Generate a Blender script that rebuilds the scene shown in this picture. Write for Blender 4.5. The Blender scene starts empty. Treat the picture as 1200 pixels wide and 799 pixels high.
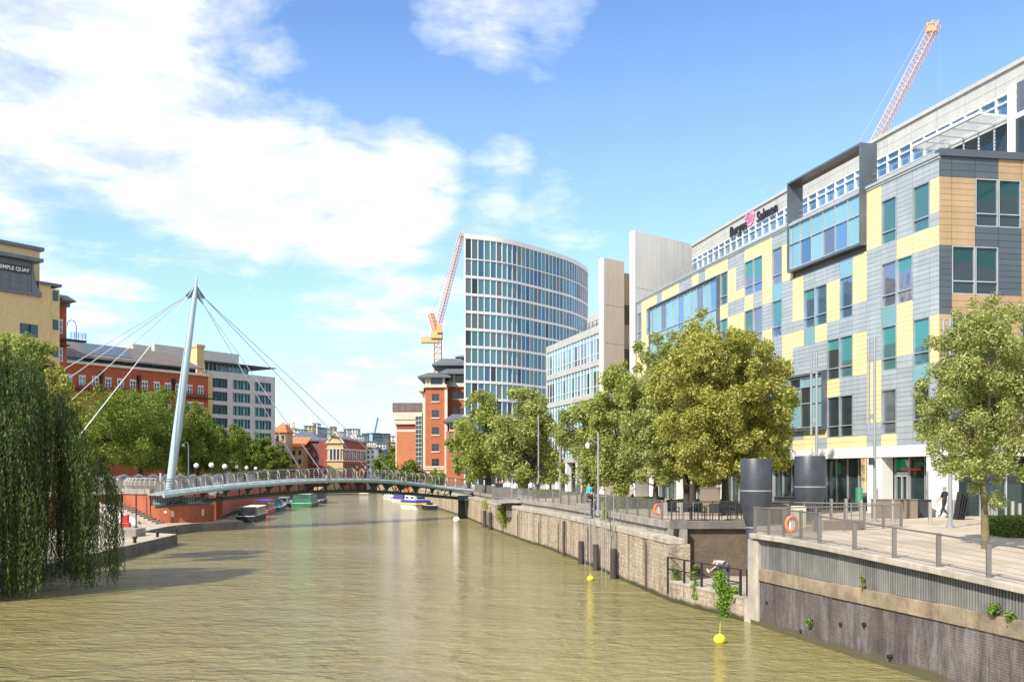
import bpy, bmesh, math, random
import numpy as np
from mathutils import Vector, Matrix
R=random.Random(7)
rad=math.radians
V=Vector
F=1150.0; HZ=555.0; CZ=6.1
sc=bpy.context.scene; COL=sc.collection
def PX(px,Y): return (px-600.0)/F*Y
def ZP(py,Y): return CZ+(HZ-py)/F*Y
def PT(px,py,Y): return V((PX(px,Y),Y,ZP(py,Y)))
def G(px,py,z=0.0):
    Y=F*(CZ-z)/(py-HZ); return V((PX(px,Y),Y,z))
BASE={}
def tag(o,label=None,cat=None,group=None,kind=None):
    if label: o['label']=label
    if cat: o['category']=cat
    if group: o['group']=group
    if kind: o['kind']=kind
    return o
def thing(name,loc,label,cat,group=None,rz=0):
    o=bpy.data.objects.new(name,None); COL.objects.link(o)
    o.location=loc; o.rotation_euler=(0,0,rz); o.empty_display_size=.3
    BASE[o]=V(loc); return tag(o,label,cat,group)
class MB:
    def __init__(s): s.v=[];s.f=[];s.m=[]
    def face(s,pts,m=0):
        n=len(s.v); s.v+=[tuple(p) for p in pts]; s.f.append(tuple(range(n,n+len(pts)))); s.m.append(m)
    def hexa(s,p,m=0):
        n=len(s.v); s.v+=[tuple(q) for q in p]
        for f in ((0,3,2,1),(4,5,6,7),(0,1,5,4),(1,2,6,5),(2,3,7,6),(3,0,4,7)):
            s.f.append(tuple(n+i for i in f)); s.m.append(m)
    def box(s,fr,u0,u1,n0,n1,z0,z1,m=0):
        o,u,n=fr
        def q(a,b,c): return (o[0]+u[0]*a+n[0]*b,o[1]+u[1]*a+n[1]*b,o[2]+c)
        s.hexa([q(u0,n0,z0),q(u1,n0,z0),q(u1,n1,z0),q(u0,n1,z0),q(u0,n0,z1),q(u1,n0,z1),q(u1,n1,z1),q(u0,n1,z1)],m)
    def bx(s,c,sx,sy,z0,z1,m=0,rz=0):
        u=(math.cos(rz),math.sin(rz)); n=(-u[1],u[0])
        s.box(((c[0],c[1],c[2] if len(c)>2 else 0),u,n),-sx/2,sx/2,-sy/2,sy/2,z0,z1,m)
    def cyl(s,p0,p1,r0,r1=None,seg=8,m=0,cap=True):
        s.tube([p0,p1],[r0,r0 if r1 is None else r1],seg,m,cap)
    def tube(s,path,r,seg=6,m=0,cap=True,close=False):
        path=[V(p) for p in path]; N=len(path)
        if not isinstance(r,(list,tuple)): r=[r]*N
        rings=[]; prev=None
        for i,p in enumerate(path):
            if close: t=(path[(i+1)%N]-path[i-1])
            else: t=(path[min(i+1,N-1)]-path[max(i-1,0)])
            if t.length<1e-9: t=V((0,0,1))
            t.normalize()
            a=prev if prev is not None else (V((0,0,1)) if abs(t.z)<.9 else V((1,0,0)))
            x=(a-t*a.dot(t))
            if x.length<1e-6: x=t.orthogonal()
            x.normalize(); prev=x; y=t.cross(x)
            n=len(s.v)
            for k in range(seg):
                an=2*math.pi*k/seg
                s.v.append(tuple(p+(x*math.cos(an)+y*math.sin(an))*r[i]))
            rings.append(n)
        M=N if close else N-1
        for i in range(M):
            a=rings[i];b=rings[(i+1)%N]
            for k in range(seg):
                s.f.append((a+k,a+(k+1)%seg,b+(k+1)%seg,b+k)); s.m.append(m)
        if cap and not close:
            s.f.append(tuple(rings[0]+k for k in reversed(range(seg)))); s.m.append(m)
            s.f.append(tuple(rings[-1]+k for k in range(seg))); s.m.append(m)
    def lathe(s,c,prof,seg=24,m=0,mf=None):
        n=len(s.v)
        for (r,z) in prof:
            for k in range(seg):
                a=2*math.pi*k/seg; s.v.append((c[0]+r*math.cos(a),c[1]+r*math.sin(a),c[2]+z))
        for i in range(len(prof)-1):
            for k in range(seg):
                s.f.append((n+i*seg+k,n+i*seg+(k+1)%seg,n+(i+1)*seg+(k+1)%seg,n+(i+1)*seg+k)); s.m.append(mf(i) if mf else m)
        s.f.append(tuple(n+k for k in reversed(range(seg)))); s.m.append(m)
        s.f.append(tuple(n+(len(prof)-1)*seg+k for k in range(seg))); s.m.append(mf(len(prof)-2) if mf else m)
    def ball(s,c,rx,ry=None,rz=None,m=0,seg=12):
        ry=ry or rx; rz=rz or rx; n=len(s.v); h=seg//2
        for i in range(h+1):
            t=math.pi*i/h
            for k in range(seg):
                a=2*math.pi*k/seg
                s.v.append((c[0]+rx*math.sin(t)*math.cos(a),c[1]+ry*math.sin(t)*math.sin(a),c[2]+rz*math.cos(t)))
        for i in range(h):
            for k in range(seg):
                s.f.append((n+i*seg+k,n+(i+1)*seg+k,n+(i+1)*seg+(k+1)%seg,n+i*seg+(k+1)%seg)); s.m.append(m)
    def prism(s,poly,z0,z1,m=0,mt=None):
        n=len(s.v); N=len(poly)
        zz0=z0 if isinstance(z0,(list,tuple)) else [z0]*N
        zz1=z1 if isinstance(z1,(list,tuple)) else [z1]*N
        s.v+=[(p[0],p[1],zz0[i]) for i,p in enumerate(poly)]+[(p[0],p[1],zz1[i]) for i,p in enumerate(poly)]
        for i in range(N):
            j=(i+1)%N; s.f.append((n+i,n+j,n+N+j,n+N+i)); s.m.append(m)
        s.f.append(tuple(n+i for i in reversed(range(N)))); s.m.append(m)
        s.f.append(tuple(n+N+i for i in range(N))); s.m.append(m if mt is None else mt)
    def build(s,name,mats,parent=None,loc=None,smooth=False,bevel=0,recalc=True):
        base=BASE[parent] if parent is not None else (V(loc) if loc is not None else V((0,0,0)))
        me=bpy.data.meshes.new(name)
        me.from_pydata([(v[0]-base.x,v[1]-base.y,v[2]-base.z) for v in s.v],[],s.f)
        if not isinstance(mats,(list,tuple)): mats=[mats]
        for q in mats: me.materials.append(M[q] if isinstance(q,str) else q)
        me.polygons.foreach_set('material_index',s.m)
        if recalc:
            b=bmesh.new(); b.from_mesh(me)
            if smooth: bmesh.ops.remove_doubles(b,verts=b.verts,dist=1e-5)
            bmesh.ops.recalc_face_normals(b,faces=b.faces); b.to_mesh(me); b.free()
        if smooth:
            me.polygons.foreach_set('use_smooth',[True]*len(me.polygons))
            try: me.set_sharp_from_angle(angle=rad(40))
            except Exception: pass
        me.update()
        o=bpy.data.objects.new(name,me); COL.objects.link(o)
        if parent is not None: o.parent=parent; BASE[o]=base
        else: o.location=base; BASE[o]=base
        if bevel:
            md=o.modifiers.new('Bevel','BEVEL'); md.width=bevel; md.segments=2; md.limit_method='ANGLE'
        return o
def dup(root,loc,rz=None,label=None,scale=None):
    r=root.copy(); COL.objects.link(r); r.location=loc
    if rz is not None: r.rotation_euler=(0,0,rz)
    if label: r['label']=label
    if scale: r.scale=scale
    for ch in list(root.children):
        c=ch.copy(); COL.objects.link(c); c.parent=r
        for g in ch.children:
            d=g.copy(); COL.objects.link(d); d.parent=c
    return r
def frm(A,B,z=0.0,out=None):
    A=V((A[0],A[1])); B=V((B[0],B[1])); u=(B-A); L=u.length; u/=L
    n=V((u.y,-u.x))
    ref=V((0,0))-A if out is None else V(out)
    if n.dot(ref)<0: n=-n
    return ((A.x,A.y,z),(u.x,u.y),(n.x,n.y)),L
def npmesh(name,verts,nper,mat,parent=None,loc=None,attr=None):
    base=BASE[parent] if parent is not None else (V(loc) if loc is not None else V((0,0,0)))
    verts=np.asarray(verts,dtype=np.float32).reshape(-1,3)-np.array(base,dtype=np.float32)
    N=len(verts); me=bpy.data.meshes.new(name)
    me.vertices.add(N); me.vertices.foreach_set('co',verts.ravel())
    me.loops.add(N); me.loops.foreach_set('vertex_index',np.arange(N,dtype=np.int32))
    me.polygons.add(N//nper); me.polygons.foreach_set('loop_start',np.arange(0,N,nper,dtype=np.int32))
    me.polygons.foreach_set('loop_total',np.full(N//nper,nper,dtype=np.int32))
    me.materials.append(M[mat] if isinstance(mat,str) else mat)
    me.update(calc_edges=True); me.validate()
    o=bpy.data.objects.new(name,me); COL.objects.link(o)
    if parent is not None: o.parent=parent
    else: o.location=base
    BASE[o]=base
    return o
# ---------------------------------------------------------------- materials
M={}
def nt(name):
    m=bpy.data.materials.new(name); m.use_nodes=True; M[name]=m
    t=m.node_tree; return m,t,t.nodes['Principled BSDF']
def _noise(t,scale,detail=4,rough=.6,vec=None,dim='3D'):
    n=t.nodes.new('ShaderNodeTexNoise'); n.inputs['Scale'].default_value=scale; n.inputs['Detail'].default_value=detail; n.inputs['Roughness'].default_value=rough
    if vec is not None: t.links.new(vec,n.inputs['Vector'])
    return n
def _pos(t,scale=(1,1,1)):
    g=t.nodes.new('ShaderNodeNewGeometry'); mp=t.nodes.new('ShaderNodeMapping'); mp.inputs['Scale'].default_value=scale
    t.links.new(g.outputs['Position'],mp.inputs['Vector']); return mp.outputs[0]
def _ramp(t,fac,stops):
    r=t.nodes.new('ShaderNodeValToRGB'); e=r.color_ramp.elements
    e[0].position=stops[0][0]; e[0].color=(*stops[0][1],1); e[1].position=stops[-1][0]; e[1].color=(*stops[-1][1],1)
    for p,c in stops[1:-1]:
        q=e.new(p); q.color=(*c,1)
    t.links.new(fac,r.inputs[0]); return r
def _mix(t,a,b,fac,mode='MIX'):
    x=t.nodes.new('ShaderNodeMix'); x.data_type='RGBA'; x.blend_type=mode
    for s,i in ((fac,0),(a,6),(b,7)):
        if hasattr(s,'links') or hasattr(s,'is_linked'): t.links.new(s,x.inputs[i])
        elif i==0: x.inputs[0].default_value=s
        else: x.inputs[i].default_value=(*s,1)
    return x.outputs[2]
def _math(t,op,a,b=None,c=None):
    x=t.nodes.new('ShaderNodeMath'); x.operation=op
    for i,s in enumerate((a,b,c)):
        if s is None: continue
        if hasattr(s,'is_linked'): t.links.new(s,x.inputs[i])
        else: x.inputs[i].default_value=s
    return x.outputs[0]
def _bump(t,b,h,strength=.3,dist=.05):
    n=t.nodes.new('ShaderNodeBump'); n.inputs['Strength'].default_value=strength; n.inputs['Distance'].default_value=dist
    t.links.new(h,n.inputs['Height']); t.links.new(n.outputs[0],b.inputs['Normal']); return n
def c_(c,k): return tuple(max(0,min(1,x*k)) for x in c)
def mat(name,col,rough=.7,metal=0,var=.18,scale=.6,isl=0,bump=0,bscale=8,streak=0,spec=None):
    m,t,b=nt(name)
    n=_noise(t,scale,5,.6,_pos(t,(1,1,1)))
    out=_ramp(t,n.outputs[0],[(.3,c_(col,1-var)),(.7,c_(col,1+var))]).outputs[0]
    if streak:
        s=_noise(t,1.0,5,.65,_pos(t,(2.2,2.2,.18)))
        sr=_ramp(t,s.outputs[0],[(.42,(1,1,1)),(.72,(1-streak,)*3)])
        out=_mix(t,out,sr.outputs[0],1.0,'MULTIPLY')
    if isl:
        g=t.nodes.new('ShaderNodeNewGeometry')
        r=_ramp(t,g.outputs['Random Per Island'],[(0,(1-isl,)*3),(1,(1+isl*.0,)*3)])
        out=_mix(t,out,r.outputs[0],1.0,'MULTIPLY')
    t.links.new(out,b.inputs['Base Color'])
    b.inputs['Roughness'].default_value=rough; b.inputs['Metallic'].default_value=metal
    if spec is not None: b.inputs['Specular IOR Level'].default_value=spec
    if bump:
        bn=_noise(t,bscale,6,.65,_pos(t)); _bump(t,b,bn.outputs[0],bump,.05)
    return m
def wallvec(t,u,per=1.0):
    g=t.nodes.new('ShaderNodeNewGeometry'); d=t.nodes.new('ShaderNodeVectorMath'); d.operation='DOT_PRODUCT'; d.inputs[1].default_value=(u[0],u[1],0)
    t.links.new(g.outputs['Position'],d.inputs[0]); s=t.nodes.new('ShaderNodeSeparateXYZ'); t.links.new(g.outputs['Position'],s.inputs[0])
    c=t.nodes.new('ShaderNodeCombineXYZ'); t.links.new(d.outputs['Value'],c.inputs[0]); t.links.new(s.outputs[2],c.inputs[1]); return c.outputs[0],s
def brickmat(name,c1,c2,mortar,u,bw=.225,bh=.075,ms=.012,stain=None,rough=.85,bump=.5,wet=True,lime=None,scale2=.5):
    m,t,b=nt(name); vec,sep=wallvec(t,u)
    k=t.nodes.new('ShaderNodeTexBrick'); t.links.new(vec,k.inputs['Vector'])
    k.inputs['Scale'].default_value=1; k.inputs['Brick Width'].default_value=bw; k.inputs['Row Height'].default_value=bh; k.inputs['Mortar Size'].default_value=ms
    k.inputs['Color1'].default_value=(*c1,1); k.inputs['Color2'].default_value=(*c2,1); k.inputs['Mortar'].default_value=(*mortar,1); k.inputs['Bias'].default_value=-.1
    out=k.outputs[0]
    n=_noise(t,scale2,8,.75,_pos(t)); out=_mix(t,out,_ramp(t,n.outputs[0],[(.32,(.5,.5,.52)),(.68,(1.45,1.38,1.3))]).outputs[0],1.0,'MULTIPLY')
    if lime:
        s=_noise(t,1.0,8,.78,_pos(t,(1.5,1.5,.28))); f=_ramp(t,s.outputs[0],[(.47,(0,0,0)),(.70,(.65,.65,.65))])
        out=_mix(t,out,lime,f.outputs[0])
    if stain:
        s=_noise(t,1.0,6,.7,_pos(t,(1.6,1.6,.14))); f=_ramp(t,s.outputs[0],[(.5,(0,0,0)),(.68,(.8,.8,.8))])
        out=_mix(t,out,stain,f.outputs[0])
    if wet:
        w=_noise(t,1.2,3,.5,_pos(t)); h=_math(t,'ADD',sep.outputs[2],_math(t,'MULTIPLY',w.outputs[0],-.35))
        f=_ramp(t,h,[(.0,(1,1,1)),(.12,(0,0,0))]); out=_mix(t,out,(.10,.085,.04),f.outputs[0])
    t.links.new(out,b.inputs['Base Color']); b.inputs['Roughness'].default_value=rough
    h=_math(t,'ADD',_math(t,'MULTIPLY',k.outputs[1],-1),_math(t,'MULTIPLY',_noise(t,9,6,.7,_pos(t)).outputs[0],1.3))
    _bump(t,b,h,bump,.04); return m
def glass(name,col,metal=.75,rough=.04,isl=.25,nz=.015):
    m,t,b=nt(name)
    g=t.nodes.new('ShaderNodeNewGeometry'); r=_ramp(t,g.outputs['Random Per Island'],[(0,c_(col,1-isl)),(.5,col),(1,c_(col,1+isl))])
    t.links.new(r.outputs[0],b.inputs['Base Color']); b.inputs['Metallic'].default_value=metal; b.inputs['Roughness'].default_value=rough
    n=_noise(t,.35,3,.5,_pos(t)); _bump(t,b,n.outputs[0],.25,nz*6)
    return m
def leafmat(name,cols,trans=.35,rough=.55):
    m,t,b=nt(name); g=t.nodes.new('ShaderNodeNewGeometry')
    n=_noise(t,.7,3,.6,_pos(t))
    f=_math(t,'ADD',_math(t,'MULTIPLY',g.outputs['Random Per Island'],.55),_math(t,'MULTIPLY',n.outputs[0],.5))
    r=_ramp(t,f,[(.15,cols[0]),(.5,cols[1]),(.85,cols[2])])
    t.links.new(r.outputs[0],b.inputs['Base Color']); b.inputs['Roughness'].default_value=rough
    tr=t.nodes.new('ShaderNodeBsdfTranslucent'); t.links.new(_mix(t,r.outputs[0],(1.0,1.0,.35),1.0,'MULTIPLY'),tr.inputs[0])
    mx=t.nodes.new('ShaderNodeMixShader'); mx.inputs[0].default_value=trans
    o=t.nodes['Material Output']; t.links.new(b.outputs[0],mx.inputs[1]); t.links.new(tr.outputs[0],mx.inputs[2]); t.links.new(mx.outputs[0],o.inputs[0])
    return m
mat('concrete',(.30,.275,.235),.85,bump=.3,streak=.35)
mat('panel_beige',(.72,.58,.43),.8,var=.05,scale=.25,streak=.1)
mat('concrete_pale',(.74,.70,.63),.8,var=.07,scale=.25,streak=.12,bump=.1)
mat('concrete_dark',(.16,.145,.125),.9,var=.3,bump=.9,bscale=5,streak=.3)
mat('coping_stone',(.40,.355,.28),.85,var=.25,scale=1.2,bump=.3,streak=.2)
mat('render_brown',(.125,.095,.065),.95,var=.25,scale=1.5,bump=1.0,bscale=7)  # even dark brown of the roughcast
mat('white_paint',(.68,.67,.65),.5,var=.04,scale=.3)
mat('white_cladding',(.46,.46,.43),.5,var=.07,streak=.12,isl=.07)
mat('panel_grey',(.36,.405,.43),.45,var=.09,streak=.14,isl=.13)
mat('panel_yellow',(.82,.67,.34),.5,var=.07,streak=.1,isl=.1)
mat('panel_tan',(.42,.295,.165),.55,var=.08,streak=.12,isl=.12)
mat('panel_slate',(.075,.095,.12),.45,var=.08,isl=.15)
mat('joint',(.19,.19,.19),.8)
mat('frame_dark',(.12,.14,.165),.4,metal=.3)
mat('frame_light',(.5,.52,.53),.35,metal=.5)
mat('alu_white',(.72,.74,.75),.4,var=.04)
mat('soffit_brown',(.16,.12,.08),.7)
mat('yellow_brick',(.56,.42,.21),.85,var=.1,scale=1.5,bump=.3)
mat('red_brick',(.36,.088,.038),.85,var=.14,scale=1.2,bump=.3)
mat('red_brick_dark',(.25,.06,.045),.85,var=.2,scale=.8)
mat('orange_brick',(.40,.12,.052),.85,var=.1,scale=1.0,bump=.2)
mat('brown_brick',(.45,.17,.08),.85,var=.12,scale=.8)
mat('bastion_brick',(.41,.11,.055),.8,var=.12,scale=1.5,bump=.3,streak=.25)
mat('stone_cream',(.62,.54,.43),.8,var=.1)
mat('stone_sand',(.5,.37,.2),.85,var=.15)
mat('stone_grey',(.58,.545,.52),.8,var=.05,streak=.1)
mat('tile_orange',(.62,.17,.05),.8,var=.15)
mat('slate',(.13,.14,.155),.6,var=.12,streak=.2)
mat('roof_brown',(.17,.14,.12),.75,var=.15,scale=.8,streak=.45)
mat('roof_lead',(.085,.12,.15),.6,var=.1)
mat('steel_blue',(.35,.44,.48),.4,var=.05,metal=.1)
mat('steel_green',(.045,.085,.08),.5,var=.15)
mat('steel_teal',(.12,.2,.22),.45,var=.1)
mat('steel_post',(.33,.31,.28),.35,metal=.75,var=.1)
mat('stainless',(.62,.58,.52),.3,metal=.85,var=.08)
mat('steel_pale',(.48,.46,.42),.35,metal=.3)
mat('cable',(.5,.52,.53),.4,metal=.4)
mat('pole_grey',(.33,.34,.35),.45,metal=.4,var=.08)
mat('black_paint',(.02,.02,.022),.5)
mat('dark_metal',(.05,.05,.055),.5,metal=.2)
mat('funnel_black',(.045,.05,.06),.42,var=.25,scale=2,streak=.2,bump=.1)
mat('funnel_blue',(.1,.13,.17),.5,var=.2,streak=.3)
mat('crane_orange',(.70,.38,.18),.6,var=.1)
mat('crane_pink',(.70,.40,.24),.6,var=.1)
mat('yellow_paint',(.75,.62,.03),.45,var=.1)
mat('orange_plastic',(.75,.18,.06),.5)
mat('globe_white',(.85,.85,.87),.3,var=.02)
mat('pile_wood',(.06,.05,.045),.8,var=.3,bump=.6,streak=.4)
mat('bark',(.16,.13,.06),.9,var=.35,scale=5,bump=.8)
mat('bark_dark',(.05,.04,.03),.9,var=.3,scale=4,bump=.6)
mat('planter_brown',(.2,.16,.12),.8,var=.1)
mat('skin',(.55,.3,.2),.6); mat('hair_brown',(.06,.035,.02),.7); mat('hair_grey',(.3,.28,.26),.7)
mat('cloth_navy',(.02,.025,.05),.85); mat('cloth_white',(.75,.77,.82),.85); mat('cloth_dark',(.02,.02,.022),.85); mat('cloth_jeans',(.04,.06,.12),.85)
mat('cloth_grey',(.3,.3,.32),.85); mat('cloth_cyan',(.02,.45,.6),.8); mat('cloth_tan',(.45,.3,.12),.85); mat('cloth_print',(.4,.34,.32),.85,var=.6,scale=14)
mat('shoe_white',(.75,.75,.75),.6); mat('shoe_dark',(.02,.02,.02),.6)
mat('boat_red',(.5,.03,.03),.4); mat('boat_green',(.035,.17,.075),.45); mat('boat_blue',(.03,.06,.35),.45); mat('boat_white',(.75,.75,.73),.4); mat('boat_black',(.02,.022,.03),.5)
mat('boat_tan',(.4,.3,.2),.6); mat('boat_yellow',(.8,.5,.08),.45); mat('boat_teal',(.03,.1,.12),.5); mat('canvas_blue',(.06,.06,.26),.8)
mat('sign_black',(.015,.02,.025),.4); mat('letter_white',(.8,.8,.8),.5); mat('letter_black',(.015,.015,.02),.5); mat('logo_pink',(.8,.35,.55),.5); mat('neon_red',(.8,.05,.05),.5)
mat('louvre_dark',(.04,.03,.02),.8)
glass('glass_blue',(.2,.35,.5)); glass('glass_teal',(.09,.2,.21),.4); glass('glass_dark',(.05,.07,.08),.5,isl=.4)
glass('glass_slate',(.28,.32,.4),.7); glass('glass_sky',(.26,.47,.53),.35,.1,isl=.06,nz=.0); glass('glass_shop',(.03,.05,.05),.3,.05,isl=.3)
glass('blind_teal',(.06,.24,.25),.25,.1,isl=.2); glass('blind_dark',(.008,.05,.055),.1,.08,isl=.2); glass('green_glow',(.02,.32,.15),.1,.2,isl=.4)
glass('tower_a',(.08,.20,.23),.5); glass('tower_b',(.05,.13,.22),.55); glass('tower_c',(.11,.15,.155),.45); glass('tower_d',(.03,.05,.06),.45); glass('tower_e',(.06,.25,.38),.5)
leafmat('leaf_olive',((.13,.17,.03),(.31,.35,.085),(.56,.58,.27)),.42)
leafmat('leaf_gold',((.14,.165,.02),(.35,.36,.06),(.59,.56,.21)),.42)
leafmat('leaf_green',((.055,.09,.012),(.15,.21,.025),(.31,.36,.06)),.4)
leafmat('leaf_mid',((.11,.155,.02),(.29,.34,.06),(.52,.54,.19)),.42)
leafmat('leaf_willow',((.012,.028,.004),(.045,.08,.01),(.15,.20,.03)),.25)
leafmat('leaf_ivy',((.05,.11,.01),(.14,.25,.02),(.26,.40,.05)))
leafmat('leaf_hedge',((.06,.1,.01),(.14,.22,.015),(.22,.3,.03)))
# paving
def paving(name,c1,c2,mo,bw,bh,ms=.01):
    m,t,b=nt(name); k=t.nodes.new('ShaderNodeTexBrick'); v=_pos(t); 
    rot=v.node; rot.inputs['Rotation'].default_value=(0,0,rad(12)); t.links.new(v,k.inputs['Vector'])
    k.inputs['Scale'].default_value=1; k.inputs['Brick Width'].default_value=bw; k.inputs['Row Height'].default_value=bh; k.inputs['Mortar Size'].default_value=ms
    k.inputs['Color1'].default_value=(*c1,1); k.inputs['Color2'].default_value=(*c2,1); k.inputs['Mortar'].default_value=(*mo,1)
    n=_noise(t,.25,6,.65,_pos(t)); out=_mix(t,k.outputs[0],_ramp(t,n.outputs[0],[(.3,(.72,.7,.68)),(.7,(1.12,1.12,1.12))]).outputs[0],1.0,'MULTIPLY')
    n2=_noise(t,3.,6,.7,_pos(t)); out=_mix(t,out,_ramp(t,n2.outputs[0],[(.35,(.88,.87,.86)),(.65,(1.06,1.06,1.06))]).outputs[0],1.0,'MULTIPLY')
    t.links.new(out,b.inputs['Base Color']); b.inputs['Roughness'].default_value=.85
paving('plaza_paving',(.49,.415,.315),(.455,.385,.29),(.37,.31,.235),.6,.3)
paving('quay_paving',(.5,.43,.33),(.42,.36,.28),(.2,.17,.13),1.2,.8,.02)
mat('city_ground',(.16,.17,.13),.9,var=.2,scale=.02)
mat('hill_green',(.10,.13,.05),.9,var=.4,scale=.03)
# river: muddy water, sky on the ripples
def water():
    m,t,b=nt('river_water')
    n=_noise(t,.05,4,.6,_pos(t)); r=_ramp(t,n.outputs[0],[(.3,(.22,.19,.075)),(.7,(.285,.245,.10))]); t.links.new(r.outputs[0],b.inputs['Base Color'])
    b.inputs['Roughness'].default_value=.06; b.inputs['IOR'].default_value=1.45
    a=_noise(t,.45,3,.5,_pos(t,(.85,1.15,1))); c=_noise(t,1.9,4,.6,_pos(t,(.8,1.3,1))); d=_noise(t,4.8,4,.6,_pos(t,(.8,1.3,1)))
    for q_ in (a,c,d): q_.inputs['Distortion'].default_value=.6
    h=_math(t,'ADD',_math(t,'MULTIPLY',a.outputs[0],.46),_math(t,'ADD',_math(t,'MULTIPLY',c.outputs[0],.28),_math(t,'MULTIPLY',d.outputs[0],.05)))
    gst=_noise(t,.045,4,.6,_pos(t,(.7,1.6,1))); h=_math(t,'MULTIPLY',h,_math(t,'ADD',_math(t,'MULTIPLY',gst.outputs[0],1.9),.1)); _bump(t,b,h,1.0,1.0)
water()
def rubble(name,u):
    m,t,b=nt(name); vec,sep=wallvec(t,u)
    k=t.nodes.new('ShaderNodeTexBrick'); w=_noise(t,2.2,3,.6,vec); wx=_mix(t,vec,w.outputs[1],.06); t.links.new(wx,k.inputs['Vector'])
    k.inputs['Scale'].default_value=1; k.inputs['Brick Width'].default_value=.55; k.inputs['Row Height'].default_value=.2; k.inputs['Mortar Size'].default_value=.02; k.inputs['Mortar Smooth'].default_value=.6
    k.inputs['Color1'].default_value=(.47,.38,.265,1); k.inputs['Color2'].default_value=(.35,.27,.18,1); k.inputs['Mortar'].default_value=(.34,.29,.23,1)
    n=_noise(t,2.6,8,.78,_pos(t,(1,1,1.6))); out=_mix(t,_mix(t,k.outputs[0],(.43,.35,.25),.62),_ramp(t,n.outputs[0],[(.34,(.42,.38,.33)),(.5,(1,1,1)),(.66,(1.55,1.5,1.42))]).outputs[0],1.0,'MULTIPLY')
    s=_noise(t,1.0,7,.72,_pos(t,(.5,.5,.10))); out=_mix(t,out,(.56,.465,.335),_ramp(t,s.outputs[0],[(.48,(0,0,0)),(.64,(.7,.7,.7))]).outputs[0])
    s=_noise(t,1.0,6,.7,_pos(t,(.9,.9,.07))); out=_mix(t,out,(.15,.105,.07),_ramp(t,s.outputs[0],[(.50,(0,0,0)),(.64,(.8,.8,.8))]).outputs[0])
    w=_noise(t,1.2,3,.5,_pos(t)); h=_math(t,'ADD',sep.outputs[2],_math(t,'MULTIPLY',w.outputs[0],-.3)); out=_mix(t,out,(.06,.06,.02),_ramp(t,h,[(-.0,(1,1,1)),(.16,(0,0,0))]).outputs[0])
    t.links.new(out,b.inputs['Base Color']); b.inputs['Roughness'].default_value=.9
    hh=_math(t,'ADD',_math(t,'MULTIPLY',k.outputs[1],-.35),_math(t,'MULTIPLY',_noise(t,5,8,.75,_pos(t)).outputs[0],2.2)); _bump(t,b,hh,.9,.07)
rubble('quay_stone',(-.12,.99))
mat('ribbed_concrete',(.205,.2,.185),.9,var=.25,scale=.7,streak=.45)
mat('band_stone',(.27,.21,.135),.9,var=.4,scale=1.4,streak=.3,bump=.5)
SUN_E=4.5; SKY_E=.11; EXPO=.6; SKY_TINT=(1.08,1.28,1.5)
# ---------------------------------------------------------------- banks, water
RW=[(7.56,47),(6.34,56.1),(5.4,63.8),(4.0,73),(2.6,81.9),(1.5,86.6),(-1.8,105.6),(-6.2,135),(-13.4,175),(-24,234),(-39,298),(-50,335)]
def lerp(a,b,t): return a+(b-a)*t
def rwx(Y,off=0.0):
    for a,b in zip(RW,RW[1:]):
        if Y<=b[1] or b is RW[-1]:
            t=(Y-a[1])/(b[1]-a[1]); return lerp(a[0],b[0],t)+off
PL=3.65
def plz(Y): return PL if Y>36 else PL-.042*(36-Y)     # plaza falls gently towards the viewer
w=MB(); w.face([(-400,-60,0),(400,-60,0),(400,2500,0),(-400,2500,0)]); w.build('water','river_water'); bpy.data.objects['water']['kind']='structure'
g=MB(); g.face([(-4000,330,1.2),(4000,330,1.2),(4000,6000,1.2),(-4000,6000,1.2)]); tag(g.build('ground','city_ground'),kind='structure')
NW=[(9.87,40.1),(10.43,37.5),(11.15,34.2),(12.0,30.8),(12.5,28.75),(15.6,14),(18.6,0),(20,-8)]
edge=[(7.95,50.0)]+[(rwx(Y,.75),Y) for Y in (51.2,56.1,63.8,73,81.9,86.6,96,105.6,120,135,155,175,205,234,266,298,335)]
g=MB(); poly=edge+[(260,335),(260,50.0),(12.3,50.0)]
g.prism(poly,-.5,PL,1,0); o=g.build('pavement',['plaza_paving','concrete']); tag(o,kind='structure')
g=MB(); near=[(12.3,49.4)]+[(x+.12,y) for x,y in NW]+[(90,-8),(90,36.0),(90,49.4)]
# sloped near plaza (strip mesh so the fall is real)
ys=[50.0,40.1,36,33,30,28.75,22,14,7,0,-8]
def nwx(Y):
    if Y>40.1: return lerp(9.87,12.3,(Y-40.1)/9.3) if Y<49.5 else 12.3
    for a,b in zip(NW,NW[1:]):
        if Y>=b[1]: 
            t=(Y-a[1])/(b[1]-a[1]); return lerp(a[0],b[0],t)
    return NW[-1][0]
for a,b in zip(ys,ys[1:]):
    g.face([(nwx(a)+.1,a,plz(a)),(nwx(b)+.1,b,plz(b)),(95,b,plz(b)),(95,a,plz(a))])
tag(g.build('pavement','plaza_paving',recalc=False),kind='structure')
# low quay and terrace on the left bank
LQ=[(-27.6,67.5),(-28.9,84.8),(-33.2,87.6),(-34.2,97.5),(-33.5,103),(-29.5,107.8),(-30.6,110),(-34.6,113.5),(-38.5,125),(-41.6,145),(-46,180),(-50,210),(-62,290),(-70,335)]
lp=[(-24.5,30),(-26.2,50)]+LQ+[(-200,335),(-200,30)]
g=MB(); g.prism(lp,-.5,.9,1,0); tag(g.build('quayside',['quay_paving','concrete_dark']),kind='structure')
LT=[(-46,60),(-47,88),(-44,96),(-42.9,109),(-37,114.2),(-36.6,116),(-39.5,125),(-42.6,145),(-47,180),(-51,210),(-63,290),(-71,335)]
g=MB(); g.prism(LT+[(-260,335),(-260,60)],.5,3.9,1,0); tag(g.build('terrace',['quay_paving','bastion_brick']),kind='structure')
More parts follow.
